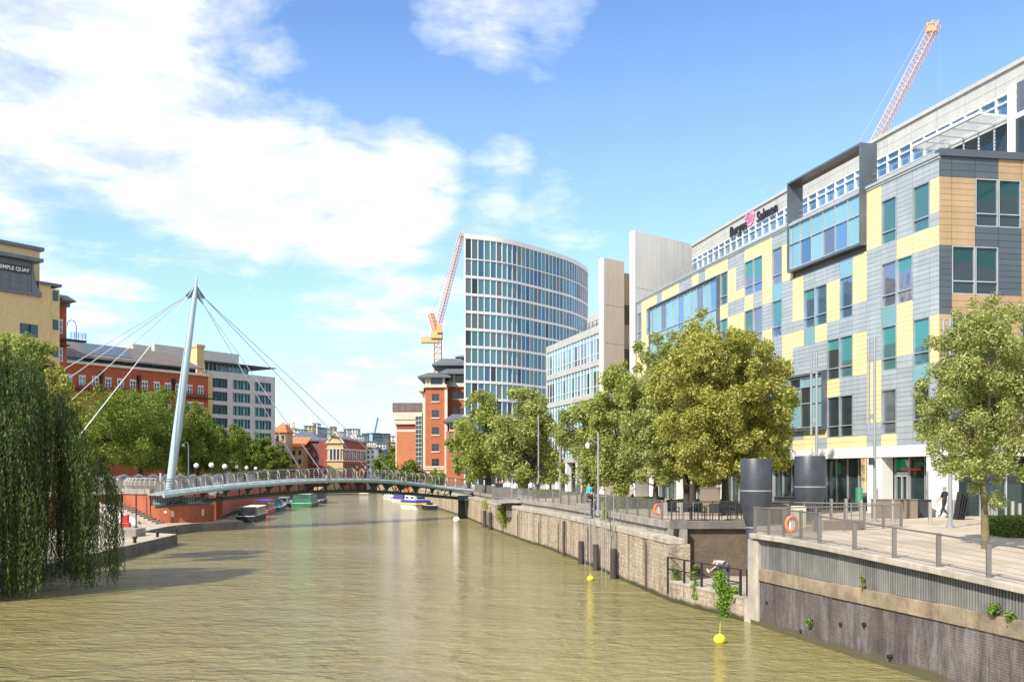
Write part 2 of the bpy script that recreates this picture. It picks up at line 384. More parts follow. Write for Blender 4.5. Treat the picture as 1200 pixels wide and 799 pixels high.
# quay wall of rough stone (right bank), its near end at the landing
brickmat('quay_brick',(.10,.078,.068),(.075,.062,.057),(.14,.125,.115),(-.21,.978),.235,.078,.012,stain=(.035,.028,.028),lime=(.31,.30,.285),bump=.6)
t=thing('quay_wall',(7.5,47,0),'long weathered pale stone quay wall below the riverside promenade','wall')
b=MB(); c=MB()
for a,bb in zip(RW,RW[1:]):
    fr,L=frm(a,bb,out=(-1,0)); b.box(fr,-.02,L+.02,-1.0,0,-.6,2.72)
b.build('masonry','quay_stone',t)
R.seed(3)
for a,bb in zip(RW,RW[1:]):
    fr,L=frm(a,bb,out=(-1,0)); n=max(1,int(L/1.3))
    for i in range(n):
        h=R.uniform(-.04,.04); c.box(fr,L*i/n+.01,L*(i+1)/n-.01,-.75,.06+R.uniform(-.03,.03),2.724,3.02+h)
c.build('coping','coping_stone',t,bevel=.03)
c=MB()
for a,bb in zip(edge,edge[1:]):
    if a[1]>300: break
    fr,L=frm(a,bb,out=(-1,0)); c.box(fr,0,L,-.02,.16,3.35,3.70)
c.build('edge_beam','concrete',t)
b=MB(); 
for k in range(9):
    Y=50+k*8.3+R.uniform(-2,2); X=rwx(Y)
    z1=R.uniform(1.5,2.9)
    b=MB(); b.bx((X-.02,Y,0),.1,R.uniform(.05,.09),-.3,z1); b.build('timber_fender','pile_wood',t)
# stone wall end and landing
t=thing('landing',(9.5,46,0),'sunken landing stage of worn concrete at the end of the stone quay wall','landing')
b=MB(); b.prism([(7.56,47),(9.6,40.6),(9.9,40.35),(12.6,49.42),(8.3,49.42),(7.7,48.4)],-.5,.96); b.build('slab',['coping_stone'],t)
b=MB(); fr,L=frm((7.56,47),(9.6,40.6),out=(-1,0)); b.box(fr,-.01,L,-.4,.03,-.5,.90); b.build('river_face','quay_stone',t)
b=MB(); b.box(fr,0.1,L,-.45,.05,.9,1.02); b.build('kerb','coping_stone',t,bevel=.02)
t=thing('retaining_wall',(10,49.4,.95),'brown roughcast retaining wall behind the sunken landing','wall')
b=MB(); b.bx((10.35,49.7,0),3.9,.5,.95,3.33); b.build('roughcast','render_brown',t)
b=MB(); b.bx((10.2,49.45,0),4.5,.5,3.334,3.74); b.build('cap','concrete_dark',t,bevel=.02)
b=MB(); b.bx((8.58,49.2,0),.34,.5,.96,3.33); b.bx((7.9,48.9,0),.8,1.0,.9,2.9,1); b.build('end_pier',['concrete','quay_stone'],t)
# near embankment block: brick, stone band, ribbed panels, coping
t=thing('embankment_wall',(10.5,37,0),'near quay wall of dark brick with stone band and ribbed concrete panels','wall')
b=MB();s=MB();r=MB();c=MB()
for (a,bb) in zip(NW,NW[1:]):
    fr,L=frm(a,bb,out=(-1,0)); z0,z1=plz(a[1]),plz(bb[1])
    b.box(fr,-.01,L+.01,-.8,0,-.6,1.8); b.box(fr,-.01,L+.01,-.8,.12,-.6,.16)
    n=max(1,int(L/1.25))
    for i in range(n): s.box(fr,L*i/n+.006,L*(i+1)/n-.006,-.7,.07+R.uniform(-.02,.02),1.804,2.3+R.uniform(-.015,.015))
    k=int(L/.12); o_,u,nn=fr
    for i in range(k):
        r.box(fr,L*i/k,L*(i+.58)/k,-.3,-.05,2.305,lerp(z0,z1,(i+.5)/k)-.17)
    r.box(fr,0,L,-.6,-.12,2.302,min(z0,z1)-.18)
    m=max(1,int(L/1.6))
    for i in range(m):
        q0,q1=L*i/m+.004,L*(i+1)/m-.004; za,zb=lerp(z0,z1,i/m),lerp(z0,z1,(i+1)/m)
        def q(a_,b_,z): return (o_[0]+u[0]*a_+nn[0]*b_,o_[1]+u[1]*a_+nn[1]*b_,z)
        c.hexa([q(q0,-.55,za-.17),q(q1,-.55,zb-.17),q(q1,.2,zb-.17),q(q0,.2,za-.17),q(q0,-.55,za+.03),q(q1,-.55,zb+.03),q(q1,.2,zb+.03),q(q0,.2,za+.03)])
b.build('brickwork','quay_brick',t); s.build('stone_band','band_stone',t,bevel=.02)
r.build('ribbed_panel','ribbed_concrete',t); c.build('coping','coping_stone',t,bevel=.02)
b=MB(); fr,L=frm(NW[0],(10.1,39.0),out=(-1,0)); b.box(fr,-.35,.55,-.9,.1,-.6,3.42); b.build('pier','coping_stone',t,bevel=.03)
b=MB(); fr,L=frm((9.87,40.2),(12.3,49.4),out=(-1,.3)); b.box(fr,0,L,-.5,0,-.6,3.45); b.build('return_wall','quay_stone',t)
b=MB()
for d,z in ((1.2,1.0),(3.9,.3),(6.6,.95),(9.4,.35),(8.0,1.15)):
    b=MB(); x,y=9.87+.214*d,40.1-.977*d; b.cyl((x-.06,y,z),(x+.3,y,z),.07,seg=10); b.build('drain','black_paint',t)
# ---------------------------------------------------------------- railings
def rail_run(name,pts,label,group=None,sp=2.3,h=1.05,bars=.13,zf=None,plate=(.1,.05),bar_r=.008,mat_='steel_post',top=True,z0=PL):
    t=thing(name,(pts[0][0],pts[0][1],zf(pts[0][1]) if zf else z0),label,'railing',group)
    P=MB();B=MB();T=MB(); zf=zf or (lambda y:z0)
    for a,bb in zip(pts,pts[1:]):
        fr,L=frm(a,bb,out=(-1,-.01)); n=max(1,round(L/sp)); u=fr[1]
        for i in range(n+1):
            d=L*i/n; x,y=a[0]+u[0]*d,a[1]+u[1]*d; z=zf(y)
            if i==0 and a is not pts[0]: continue
            P=MB(); P.box(((x,y,z),fr[1],fr[2]),-plate[1]/2,plate[1]/2,-plate[0]/2,plate[0]/2,0,h+.04); P.build('post',mat_,t)
        za,zb=zf(a[1]),zf(bb[1])
        for hh,rr in ((h,.028),(.1,.015)):
            T.cyl((a[0],a[1],za+hh),(bb[0],bb[1],zb+hh),rr,seg=6)
        if bars:
            k=int(L/bars)
            for i in range(k):
                d=L*(i+.5)/k; x,y=a[0]+u[0]*d,a[1]+u[1]*d; z=lerp(za,zb,(i+.5)/k)
                B.bx((x,y,z),bar_r*2,bar_r*2,.1,h)
        else:
            for q in range(1,6):
                hh=.1+(h-.1)*q/6; B.cyl((a[0],a[1],za+hh),(bb[0],bb[1],zb+hh),.004,seg=4)
    T.build('handrail',mat_,t)
    if B.v: B.build('infill',mat_,t)
    return t
e1=[(rwx(Y,.85),Y) for Y in (51.2,56.1,63.8,73,81.9,86.6,94)]
rail_run('promenade_railing',e1,'metal promenade railing with flat posts above the stone quay wall',sp=2.6)
e2=[(rwx(Y,.85),Y) for Y in (101,105.6,112,120,128,132.5)]
rail_run('promenade_railing',e2,'far stretch of promenade railing between the lookout and the footbridge',sp=1.3,bars=.2)
e3=[(rwx(Y,.85),Y) for Y in (137,150,175,205,234)]
rail_run('promenade_railing',e3,'distant promenade railing beyond the footbridge landing',sp=2.4,bars=.25)
# lookout
t=thing('lookout',(-.6,97,3),'small lookout balcony jutting from the quay wall above the ivy','balcony')
b=MB(); x0=rwx(97.5); b.prism([(rwx(94)+.8,94),(x0-1.5,95),(x0-1.7,100.5),(rwx(101)+.8,101)],3.3,3.62); b.build('deck','concrete',t)
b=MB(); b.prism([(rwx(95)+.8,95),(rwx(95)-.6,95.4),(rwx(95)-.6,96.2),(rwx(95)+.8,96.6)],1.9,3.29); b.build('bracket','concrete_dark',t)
rail_run('promenade_railing',[(rwx(94)+.8,94.1),(x0-1.4,95.1),(x0-1.6,100.4),(rwx(101)+.8,101)],'boarded railing around the small lookout balcony',sp=1.1,bars=.05,bar_r=.014)
rail_run('promenade_railing',[(8.05,49.5),(12.2,49.5)],'dark railing along the cap above the roughcast retaining wall',sp=2.0,bars=.14,mat_='dark_metal')
# near plaza railings
NR=[G(884,624,3.68),G(915,627,3.68),G(943,631,3.66)]
npts=[(nwx(Y)+.0,Y) for Y in (40.0,37.6,35.0)]
rail_run('plaza_railing',npts,'wire mesh railing panel with life ring at the plaza corner',sp=1.25,bars=.035,zf=lambda y:plz(y)+.03,bar_r=.004)
rail_run('plaza_railing',[(nwx(Y),Y) for Y in (35.0,30.8,28.75,14,0)],'near plaza railing of flat steel posts and thin wires on the coping',sp=2.15,bars=0,zf=lambda y:plz(y)+.03,h=.95,plate=(.14,.06))
rail_run('plaza_railing',[(9.95,40.1),(14.2,41.9),(17.9,45.1)],'steel railing with two rails crossing the plaza behind the corner mesh panel',sp=1.5,bars=.09,bar_r=.003)
rail_run('plaza_railing',[(12.4,49.0),(17.9,45.2)],'short angled plaza railing in front of the cafe terrace',sp=2.2,bars=.09,bar_r=.003)
# black landing railing
t=thing('landing_railing',(7.6,47,.9),'black steel railing along the edge of the sunken landing','railing')
b=MB(); A=V((7.5,47.2));B2=V((9.55,41.0)); 
for i in range(5):
    b=MB(); p=A.lerp(B2,i/4); b.bx((p.x,p.y,0),.1,.1,.35,2.12); b.build('post','black_paint',t)
b=MB()
for hh in (2.1,1.55): b.cyl((A.x,A.y,hh),(B2.x,B2.y,hh),.03,seg=6)
b.build('rail','black_paint',t)
t=thing('landing_railing',(9.75,40.6,.9),'short black railing post and rails against the stone pier','railing')
b=MB(); b.bx((9.78,40.75,0),.1,.1,.3,2.15); b.build('post','black_paint',t); b=MB()
for hh in (2.1,1.5,1.1): b.cyl((9.78,40.75,hh),(10.35,41.9,hh),.03,seg=6)
b.build('rail','black_paint',t)
b=MB(); b.prism([(9.45,41.0),(10.0,40.4),(10.3,41.4),(9.7,42)],-.5,.93); tag(b.build('recess_block','render_brown'),'dark block for the recess at the water beside the near pier','block')  # dark solid standing for the recess at the landing's end
# low walls and steps on promenade
b=MB(); b.bx((10.6,58,PL),3.6,.5,0,.75); tag(b.build('low_wall','concrete',bevel=.03,loc=(10.6,58,PL)),'low grey concrete wall on the promenade under the trees','low wall')
b=MB(); b.bx((14.4,43.4,PL),2.0,.9,0,.42,0,.25); tag(b.build('stone_bench','planter_brown',bevel=.03,loc=(14.4,43.4,PL)),'long grey stone bench on the plaza behind the near railing','bench')
b=MB(); b.bx((12.9,44.2,PL),.55,.55,0,1.0); tag(b.build('stone_plinth','stone_cream',bevel=.03,loc=(12.9,44.2,PL)),'pale stone plinth between the two dark funnels','plinth')
# bollards
def bollard(px,py,h,label):
    p=G(px,py,PL if py<625 else 3.5); b=MB(); x,y=p.x,p.y; z=PL if y>36 else plz(y)
    b.lathe((x,y,z),[(.085,0),(.085,h-.09),(.07,h-.085),(.07,h-.065),(.088,h-.06),(.088,h-.01),(.07,h)],14)
    tag(b.build('bollard','stainless',loc=(x,y,z),smooth=True),label,'bollard','stainless steel bollards on the plaza')
for px,py,h,l in ((974,610,1.15,'steel bollard left of the tall lamp column, by the second funnel'),(991.5,612,1.2,'steel bollard at the right side of the second funnel'),(1009,613,1.15,'steel bollard standing close before the tall double column'),
    (1046,611,1.1,'steel bollard in front of the cafe door'),(1090,615,1.1,'steel bollard beside the walking man, nearest his front'),(1118,608,1.05,'short steel bollard behind the grey lamp post'),
    (1157.6,628,1.25,'tall steel bollard just right of the young tree trunk'),(1166.6,622,1.2,'steel bollard between the tree and the clipped hedge'),(1162,611,1.1,'steel bollard behind the pair right of the tree'),
    (1186.6,613,1.1,'steel bollard behind the clipped hedge'),(1195,613,1.0,'steel bollard at the right edge behind the hedge')): bollard(px,py,h,l)
for i in range(9):
    px=648+i*9.5; Y=84-i*1.6; b=MB(); x=PX(px,Y); b.lathe((x,Y,PL),[(.08,0),(.08,.9),(.06,1.0)],10)
    tag(b.build('bollard','stainless',loc=(x,Y,PL),smooth=True),'slim steel bollard in the row before the far glazed building, %s from its left end'%('first second third fourth fifth sixth seventh eighth ninth'.split()[i]),'bollard','steel bollards by the glazed building')
# lamp columns
def column(px,pyb,pyt,label,name='lamp_column',dbl=False,arm=False,r=.12):
    r=r*.8
    p=G(px,pyb,PL); Y=p.y; zt=ZP(pyt,Y); t=thing(name,(p.x,Y,PL),label,'lamp post')
    b=MB(); b.cyl((p.x,Y,PL),(p.x,Y,zt),r,r*.75,12)
    if dbl: b.cyl((p.x-.28,Y+.05,PL+4.6),(p.x-.28,Y+.05,zt-.1),r*.8,seg=10); b.bx((p.x-.14,Y,0),.35,.12,PL+5.3,PL+5.5); b.bx((p.x-.14,Y,0),.35,.12,zt-1.2,zt-1.0)
    b.build('pole','pole_grey',t,smooth=True)
    b=MB(); b.cyl((p.x,Y,PL),(p.x,Y,PL+.12),r*1.9,seg=12); b.build('base','pole_grey',t)
    if arm:
        b=MB(); b.tube([(p.x,Y,zt-.7),(p.x-.5,Y,zt-.35),(p.x-.62,Y,zt-.6)],.03,6); b.build('arm','pole_grey',t)
        b=MB(); b.ball((p.x-.62,Y,zt-.8),.13,.13,.2); b.build('camera_head','globe_white',t,smooth=True)
    else:
        b=MB(); b.bx((p.x-r-.1,Y-.05,0),.2,.26,PL+2.9,PL+3.25); b.build('junction_box','dark_metal',t)
    return t
column(1025,611,395,'tall grey double lamp column before the white building column',dbl=True,r=.11)
column(957,607,412,'tall grey double lamp column rising behind the second dark funnel',dbl=True,r=.11)
column(1113.5,618,372,'grey lamp column rising beside the walking man',dbl=True,r=.12)
column(701,604,506,'slim lamp post with a small camera arm on the promenade',arm=True,r=.09)
column(656.5,586,484,'pale lamp column standing left of the tree group',r=.12)
column(631,584,486,'lamp column half hidden by the far promenade trees',r=.1)
# dark funnels
def funnel(x,y,z0,zt,label,two):
    t=thing('funnel_sculpture',(x,y,z0),label,'sculpture','dark steel funnels on the quay')
    H=zt
    b=MB(); b.lathe((x,y,0),[(.47,z0),(.47,H-3.3),(.5,H-3.25)],28); b.build('stem','funnel_blue',t,smooth=True)
    b=MB(); b.lathe((x,y,0),[(.5,H-3.25),(.55,H-2.9),(.74,H-1.85),(.74,H-1.53)],32); b.build('taper','funnel_black',t,smooth=True)
    b=MB(); b.lathe((x,y,0),[(.745,H-1.5),(.745,H-.04),(.72,H),(.66,H),(.66,H-.3)],32); b.build('drum','funnel_black',t,smooth=True)
    b=MB(); b.lathe((x,y,0),[(.755,H-1.55),(.755,H-1.49)],32); b.lathe((x,y,0),[(.52,H-3.28),(.52,H-3.22)],32); b.build('band','pole_grey',t)
funnel(11.6,46.6,.95,6.82,'left dark funnel, its blue stem standing down on the landing',1)
funnel(14.75,48.6,PL,6.98,'right dark funnel standing on the plaza in front of a lamp column',2)
# ring buoys
def ring(x,y,z,label):
    b=MB(); pts=[(x+.25*math.cos(a)*.8,y-.08,z+.28*math.sin(a)) for a in [2*math.pi*k/20 for k in range(20)]]
    t=thing('life_ring',(x,y,z),label,'life ring'); b.tube(pts,.058,8,close=True); b.build('ring','orange_plastic',t,smooth=True)
    b=MB(); b.bx((x,y-.02,z),.16,.05,-.2,.22); b.build('bracket','letter_white',t)
ring(nwx(37.2)+.05,37.1,plz(37)+.55,'orange life ring hung on the mesh railing by the right funnel')
ring(PX(771,52.6),52.6,PL+.55,'faded orange life ring on the promenade railing by the chairs')
# fender piles and poles, buoys
for px,pyb,h,r,l in ((573,617.5,1.9,.22,'left of the two dark fender piles below the lookout'),(580.5,620.5,1.9,.22,'right of the two dark fender piles below the lookout'),
    (663,651.5,2.6,.1,'thin dark ladder-like timber against the stone wall'),(682.5,660.5,1.55,.19,'short dark fender pile left of the middle one by the poles'),(705,668,1.65,.19,'middle dark fender pile among the thin poles'),(731,678,1.75,.2,'nearest dark fender pile against the stone wall')):
    p=G(px,pyb,0); p.x=min(p.x,rwx(p.y)-r-.12); b=MB(); b.lathe((p.x,p.y,0),[(r,-.5),(r,h-.03),(r*.85,h)],12); tag(b.build('fender_pile','pile_wood',loc=(p.x,p.y,0),smooth=True),l,'pile')
for i,px in enumerate((687.5,694,699.5,712,718,725,730)):
    p=G(px,664+(px-694)*.36,0); p.x=min(p.x,rwx(p.y)-.2); b=MB(); b.cyl((p.x,p.y,-.4),(p.x,p.y,4.3 if i%2 else 4.9),.03,seg=6)
    tag(b.build('mooring_pole','pole_grey',loc=(p.x,p.y,0)),'thin steel pole standing in the water, %s of seven from the left'%('first second third fourth fifth sixth seventh'.split()[i]),'pole','thin poles against the quay wall')
def buoy(px,py,r,m,label,stick):
    p=G(px,py,0); t=thing('buoy',(p.x,p.y,0),label,'buoy')
    b=MB(); b.ball((p.x,p.y,r*.55),r,r,r*.88,seg=20); b.build('float',m,t,smooth=True)
    if stick:
        b=MB(); b.cyl((p.x,p.y,r*1.3),(p.x+.02,p.y,r*1.3+stick),.014,.01,seg=6); b.cyl((p.x,p.y,r*1.3),(p.x,p.y,r*1.3+.05),.04,seg=8); b.build('stem',m,t)
buoy(843.5,753,.225,'yellow_paint','nearest round yellow buoy with a thin stem floating by the landing',.45)
buoy(692,680,.2,'yellow_paint','round yellow buoy floating in front of the thin poles',.2)
buoy(535,611,.45,'globe_white','white round buoy floating beside the footbridge pier',0)
# outdoor chairs and tables
def chair(x,y,rz):
    t=thing('terrace_chair',(x,y,PL),'','chair','black chairs on the cafe terrace')
    b=MB(); b.bx((x,y,PL),.5,.5,.42,.48); b.build('seat','black_paint',t,bevel=.01)
    b=MB(); b.bx((x,y+.24,PL),.52,.05,.46,.92); b.build('backrest','black_paint',t,bevel=.01)
    for sx in (-.23,.23):
        b=MB(); b.bx((x+sx,y,PL),.05,.5,.64,.68); b.bx((x+sx,y-.22,PL),.04,.04,.48,.64); b.build('arm','black_paint',t)
        for sy in (-.22,.22):
            b=MB(); b.cyl((x+sx,y+sy,PL),(x+sx,y+sy,PL+.42),.02,seg=6); b.build('leg','dark_metal',t)
    return t
c0=chair(0,0,0); COPY=[]
cs=[(8.6,52.2,.2),(9.35,52.3,3.0),(9.9,51.6,.3),(10.6,51.4,2.9),(11.2,51.6,.1),(11.9,51.6,3.2),(12.5,51.4,-.2),(9.9,53.4,1.5),(12.2,53.2,.5)]
lb=['leftmost of the black chairs beside the life ring','black chair second from the left behind the dark railing','black chair left of the first small table','black chair right of the first small table','black chair left of the middle of the terrace row','black chair right of the middle of the terrace row','rightmost black chair, next to the left funnel','black chair in the second row at the left','black chair in the second row at the right']
for i,(x,y,a) in enumerate(cs):
    if i==0:
        # the source chair's parts sit round its own origin
        for ch in c0.children: pass
        c0.location=(x,y,PL); c0.rotation_euler=(0,0,a); c0['label']=lb[0]
    else: dup(c0,(x,y,PL),a,lb[i])
for ch_root in [c0]+[o for o in bpy.data.objects if o.name.startswith('terrace_chair.')]:
    pass
def table(x,y,l):
    t=thing('cafe_table',(x,y,PL),l,'table'); b=MB(); b.lathe((x,y,PL),[(.35,.72),(.35,.75)],20); b.build('tabletop','dark_metal',t)
    b=MB(); b.lathe((x,y,PL),[(.22,0),(.22,.02),(.03,.04),(.03,.72)],12); b.build('pedestal','dark_metal',t)
table(9.4,51.6,'small round table between the chairs behind the life ring'); table(10.25,52.2,'small round table in the middle of the black chairs'); table(11.55,52.5,'small round table before the rightmost black chairs')
# ---------------------------------------------------------------- office building (right)
YC=55.3; XC=24.07
def fx(Y): return XC-.2305*(Y-YC)-.0007*(Y-YC)*(102.9-Y)
_a=[(fx(YC+i*.1),YC+i*.1) for i in range(477)]
_s=[0]
for p,q in zip(_a,_a[1:]): _s.append(_s[-1]+math.hypot(q[0]-p[0],q[1]-p[1]))
def fpt(s):
    if s<=0: return (XC+ .27*(-s)*0 , YC) if s==0 else (_a[0][0]-(_a[1][0]-_a[0][0])/.1*(-s),YC+s)
    s=min(s,_s[-1]-1e-4); i=0
    i=min(int(s/(_s[-1])*(len(_s)-1)),len(_s)-2)
    while _s[i+1]<s: i+=1
    while _s[i]>s: i-=1
    t=(s-_s[i])/(_s[i+1]-_s[i]); return (lerp(_a[i][0],_a[i+1][0],t),lerp(_a[i][1],_a[i+1][1],t))
MW=(_s[-1]-.8)/32
ks=[0,.8]+[.8+MW*i for i in range(1,33)]
ks[-1]=_s[-1]-1e-3
def fcol(k): return frm(fpt(ks[k]) if k else (XC,YC),fpt(ks[k+1]),out=(-1,-.2))
T=[22.85-3.87*i for i in range(4)]
ROWS=[(22.85,24.0)]
for t0 in T: ROWS+=[(t0-1.98,t0),(t0-2.72,t0-1.98),(t0-3.87 if t0>12 else 7.8,t0-2.72)]
PAT=["GYGYGGGYYGGGG","GWWYGGGWWBWWG","GGGYWWYYGGGGG","GWWGWWBWWGWWY","YYYGGGGGYYYGG","DDDYYGGYYGGGY","DDDBWWGWWGWWY","DDDGYYGWWYWWY",
"DDDGWWYGDDDYG","DDDGWWBGDDDYY","DDDYYGYGDDDGY","GYYGGGYYDDDYG","GWWBWWGGDDDYY","YYYYGYYGDDDGY","YWWGWWGYDDDYY","YWWYWWGGGYWWG",
"GGYGYYGGYGWWY","GYYGYGYYYGGYG","YWWYWWGGGYYYG","YDDDDDYYGGWWG","YDDDDDGYYGWWY","GDDDDDYWWYGGG","YDDDDDGWWGYYY","GDDDDDGGGYWWG",
"GDDDDDYYYGWWG","YDDDDDYWWGGGY","YDDDDDGWWYYYG","YDDDDDGGGYWWG","GDDDDDYYGGWWY","YDDDDDGWWYGGG","YWWYWWGYYGWWG","YYYYYYGWWYGGG","GWWGYYYWWYYYG"]
bt=thing('office_building',(26,60,PL),'long office block clad in yellow and grey panels with projecting dark framed windows','building')
WALLM=['panel_grey','panel_yellow','panel_tan','panel_slate','joint','glass_sky']
def panel(b,fr,u0,u1,z0,z1,m,n1=0.0,bh=.30):
    if z1-z0<.05: return
    h=z1-z0; k=max(1,round(h/bh)) if m!=5 else 1
    for i in range(k): b.box(fr,u0+.014,u1-.014,n1-.1,n1,z0+h*i/k+.009,z0+h*(i+1)/k-.009,m)
def window(par,fr,u0,u1,z0,z1,zt,nm='glass_blue',blind=None,bm='blind_teal',rec=-.12,fm='frame_light',mull=None,name='window'):
    b=MB(); w=.055
    b.box(fr,u0,u0+w,rec-.02,.01,z0,z1); b.box(fr,u1-w,u1,rec-.02,.01,z0,z1)
    b.box(fr,u0+w,u1-w,rec-.02,-.01,z0,z0+w); b.box(fr,u0+w,u1-w,rec-.02,-.01,z1-w,z1)
    if zt: b.box(fr,u0+w,u1-w,rec-.02,-.02,zt-.03,zt+.03)
    for q in (mull or []): b.box(fr,q-.03,q+.03,rec-.02,-.012,z0+w,z1-w)
    o=b.build(name,fm,par)
    g=MB(); 
    us=[u0+w]+list(mull or [])+[u1-w]
    for a,c in zip(us,us[1:]):
        zs=[(z0+w,zt),(zt,z1-w)] if zt else [(z0+w,z1-w)]
        for (p,q) in zs:
            if blind and q==z1-w:
                zb=q-(q-p)*blind; g.box(fr,a,c,rec-.05,rec,p,zb,0); g.box(fr,a,c,rec-.05,rec,zb,q,1)
            else: g.box(fr,a,c,rec-.05,rec,p,q,0)
    g.build('pane',[nm,bm],o); return o
R.seed(11)
wall=MB()
for k in range(33):
    fr,L=fcol(k); pat=PAT[k]
    wall.box(fr,0,L,-.5,-.2,7.8,24.0,4)
    for r,(z0,z1) in enumerate(ROWS):
        c=pat[r]
        if c in 'GY': panel(wall,fr,0,L,z0,z1,'GY'.index(c),0.0)
        elif c=='B': panel(wall,fr,0,L,z0,z1,5,-.02)
        elif c=='W' and pat[r-1]!='W':
            zb=ROWS[r+1][0]
            gm=R.choice(['glass_blue','glass_slate','glass_blue','glass_teal']) if z1>16 else R.choice(['glass_slate','glass_teal','glass_dark'])
            window(bt,fr,.02,L-.02,zb,z1,z0,gm,R.choice([None,.35,.55,.8,None]) if k<20 else None)
    wall.box(fr,-.01,L+.01,-.45,.12,24.003,24.16,0); wall.box(fr,-.01,L+.01,-.3,.06,23.86,23.999,0)
wall.build('cladding',WALLM,bt)
# end face
EU=V((.987,.16)); EL=18.5
ef=((XC,YC,0),(EU.x,EU.y),(EU.y,-EU.x))
EP=["SttssttSSttss","StttWWtWWtsst","SWWsWWttWWtss","tWWsssttWWtst","tttttttsSWWtt","sWWtWWstttsts","sWWtWWsWWttst","tttsttttWWtts","tttstWWsttssS","tWWsssttWWtst","sWWttttsWWtst","ttsstttssttts","sttsssttsttst"]
# per column rows: parapet, then (a,b,spandrel) x4
EP=["sttt sts ttt s","tttttWWttssttt","sWWsWWtttttWWs","tWWssssttWWtst","tttttttsWWtttt","sWWtWWstttstst","sWWtWWsWWttsts","tttsttttWWttst","tttstWWsttsstt","tWWsssttWWtsts","sWWttttsWWtstt","ttsstttssttsst"]
EP=["sttt"+"sss"+"tts"+"sts","stttWWtWWtsst","sWWsWWtWWtsst","tWWsssttttttt","tttttttWWsWWt","sWWtWWsWWtWWs","sWWtWWstttttt","tttstttWWtsts","tttsWWsttsWWt","tWWssstWWttts","sWWtWWttttsts","ttssttttttttt","tttsssstttsst"]
cw=MB(); u=0; wd=[.78]+[1.45]*12
for k in range(13):
    L=wd[k]; fr=((ef[0][0]+EU.x*u,ef[0][1]+EU.y*u,0),ef[1],ef[2]); cw.box(fr,0.02 if k==0 else 0,L,-.5,-.2,7.8,24.0,4)
    for r,(z0,z1) in enumerate(ROWS):
        c=EP[k][r]
        if c in 'tsS': panel(cw,fr,0,L,z0,z1,2 if c=='t' else 3,0.0,.33)
        elif c=='W' and EP[k][r-1]!='W':
            window(bt,fr,.02,L-.02,ROWS[r+1][0],z1,z0,'glass_dark',R.choice([.4,.7,None,.6]),'blind_dark')
    u+=L
cw.box(ef,.0,u,-.4,.14,24.003,24.4,3)
cw.build('cladding',WALLM,bt)
# body and roof deck
b=MB(); ln=[fpt(s) for s in (0.3,12,24,36,48.6)]
def off(p,d): return (p[0]+d*.97,p[1]+d*.23)
poly=[off((XC,YC+.35),.45)]+[off(p,.45) for p in ln[1:]]+[off(ln[-1],30),off((XC+18,YC+3.6),.3)]
b.prism(poly,7.82,23.7); b.build('core','concrete',bt)
# ground floor: beam, columns, shopfront
b=MB()
for k in range(33):
    fr,L=fcol(k); b.box(fr,-.01,L+.01,-.9,.05,7.12,7.797)
b.box(ef,-.06,EL-.5,-.9,.05,7.12,7.797); b.build('fascia_beam','white_paint',bt)
for k,wd_ in ((0,1.1),(4,1.45),(10,.7),(15,.7),(20,.7),(25,.7),(30,.7)):
    fr,L=fcol(k); b=MB(); b.box(fr,0,wd_,-.85,.0,PL,7.118); b.build('column','white_paint',bt,bevel=.02)
for u0 in (.02,6.2,12.5):
    b=MB(); b.box(ef,u0,u0+(1.2 if u0<1 else .7),-.85,.003,PL,7.117); b.build('column','white_paint',bt,bevel=.02)
def shopfront(fr,L,n,doors=(),rec=-1.1):
    m=MB(); g=MB(); st=L/n
    for i in range(n):
        if i in doors:
            m.box(fr,i*st,(i+1)*st,rec-.05,rec+.12,6.05,6.2); m.box(fr,i*st+.1,i*st+.22,rec,rec+.12,PL,6.05); m.box(fr,(i+1)*st-.2,(i+1)*st-.08,rec,rec+.12,PL,6.05); m.box(fr,(i+.5)*st-.05,(i+.5)*st+.05,rec,rec+.1,PL,6.05)
            m.box(fr,i*st+.22,(i+1)*st-.2,rec,rec+.1,5.93,6.05)
        m.box(fr,i*st-.04,i*st+.04,rec-.02,rec+.1,PL,7.2)
        g.box(fr,i*st,(i+1)*st-.001,rec-.1,rec-.04,PL,7.2,0)
    o=m.build('shopfront','frame_light',bt); g.build('pane','glass_shop',o)
fr,L=fcol(1); 
A=fpt(1.1);B=fpt(8.3); f1,L1=frm(A,B,out=(-1,-.2)); shopfront(f1,L1,5,(2,))
for s0,s1,dr in ((9.2,15.6,()),(16.4,23,(3,)),(23.8,30.4,()),(31.2,37.8,(2,)),(38.6,48.4,())):
    f1,L1=frm(fpt(s0),fpt(s1),out=(-1,-.2)); shopfront(f1,L1,5,dr)
shopfront(ef,EL-.5,11,(7,))
b=MB()   # interior glow put into green panels: signs and counters seen through the cafe glass
for (u0,u1,z0,z1) in ((.3,1.0,5.8,6.5),(3.2,4.6,6.3,7.0),(8.1,8.9,4.2,5.2),(10.6,11.3,6.1,6.8)):
    b=MB(); f1,_=frm(fpt(u0+.8),fpt(u1+.8),out=(-1,-.2)); b.box(f1,0,u1-u0,-1.13,-1.125,z0,z1); b.build('interior_glow','green_glow',bt)
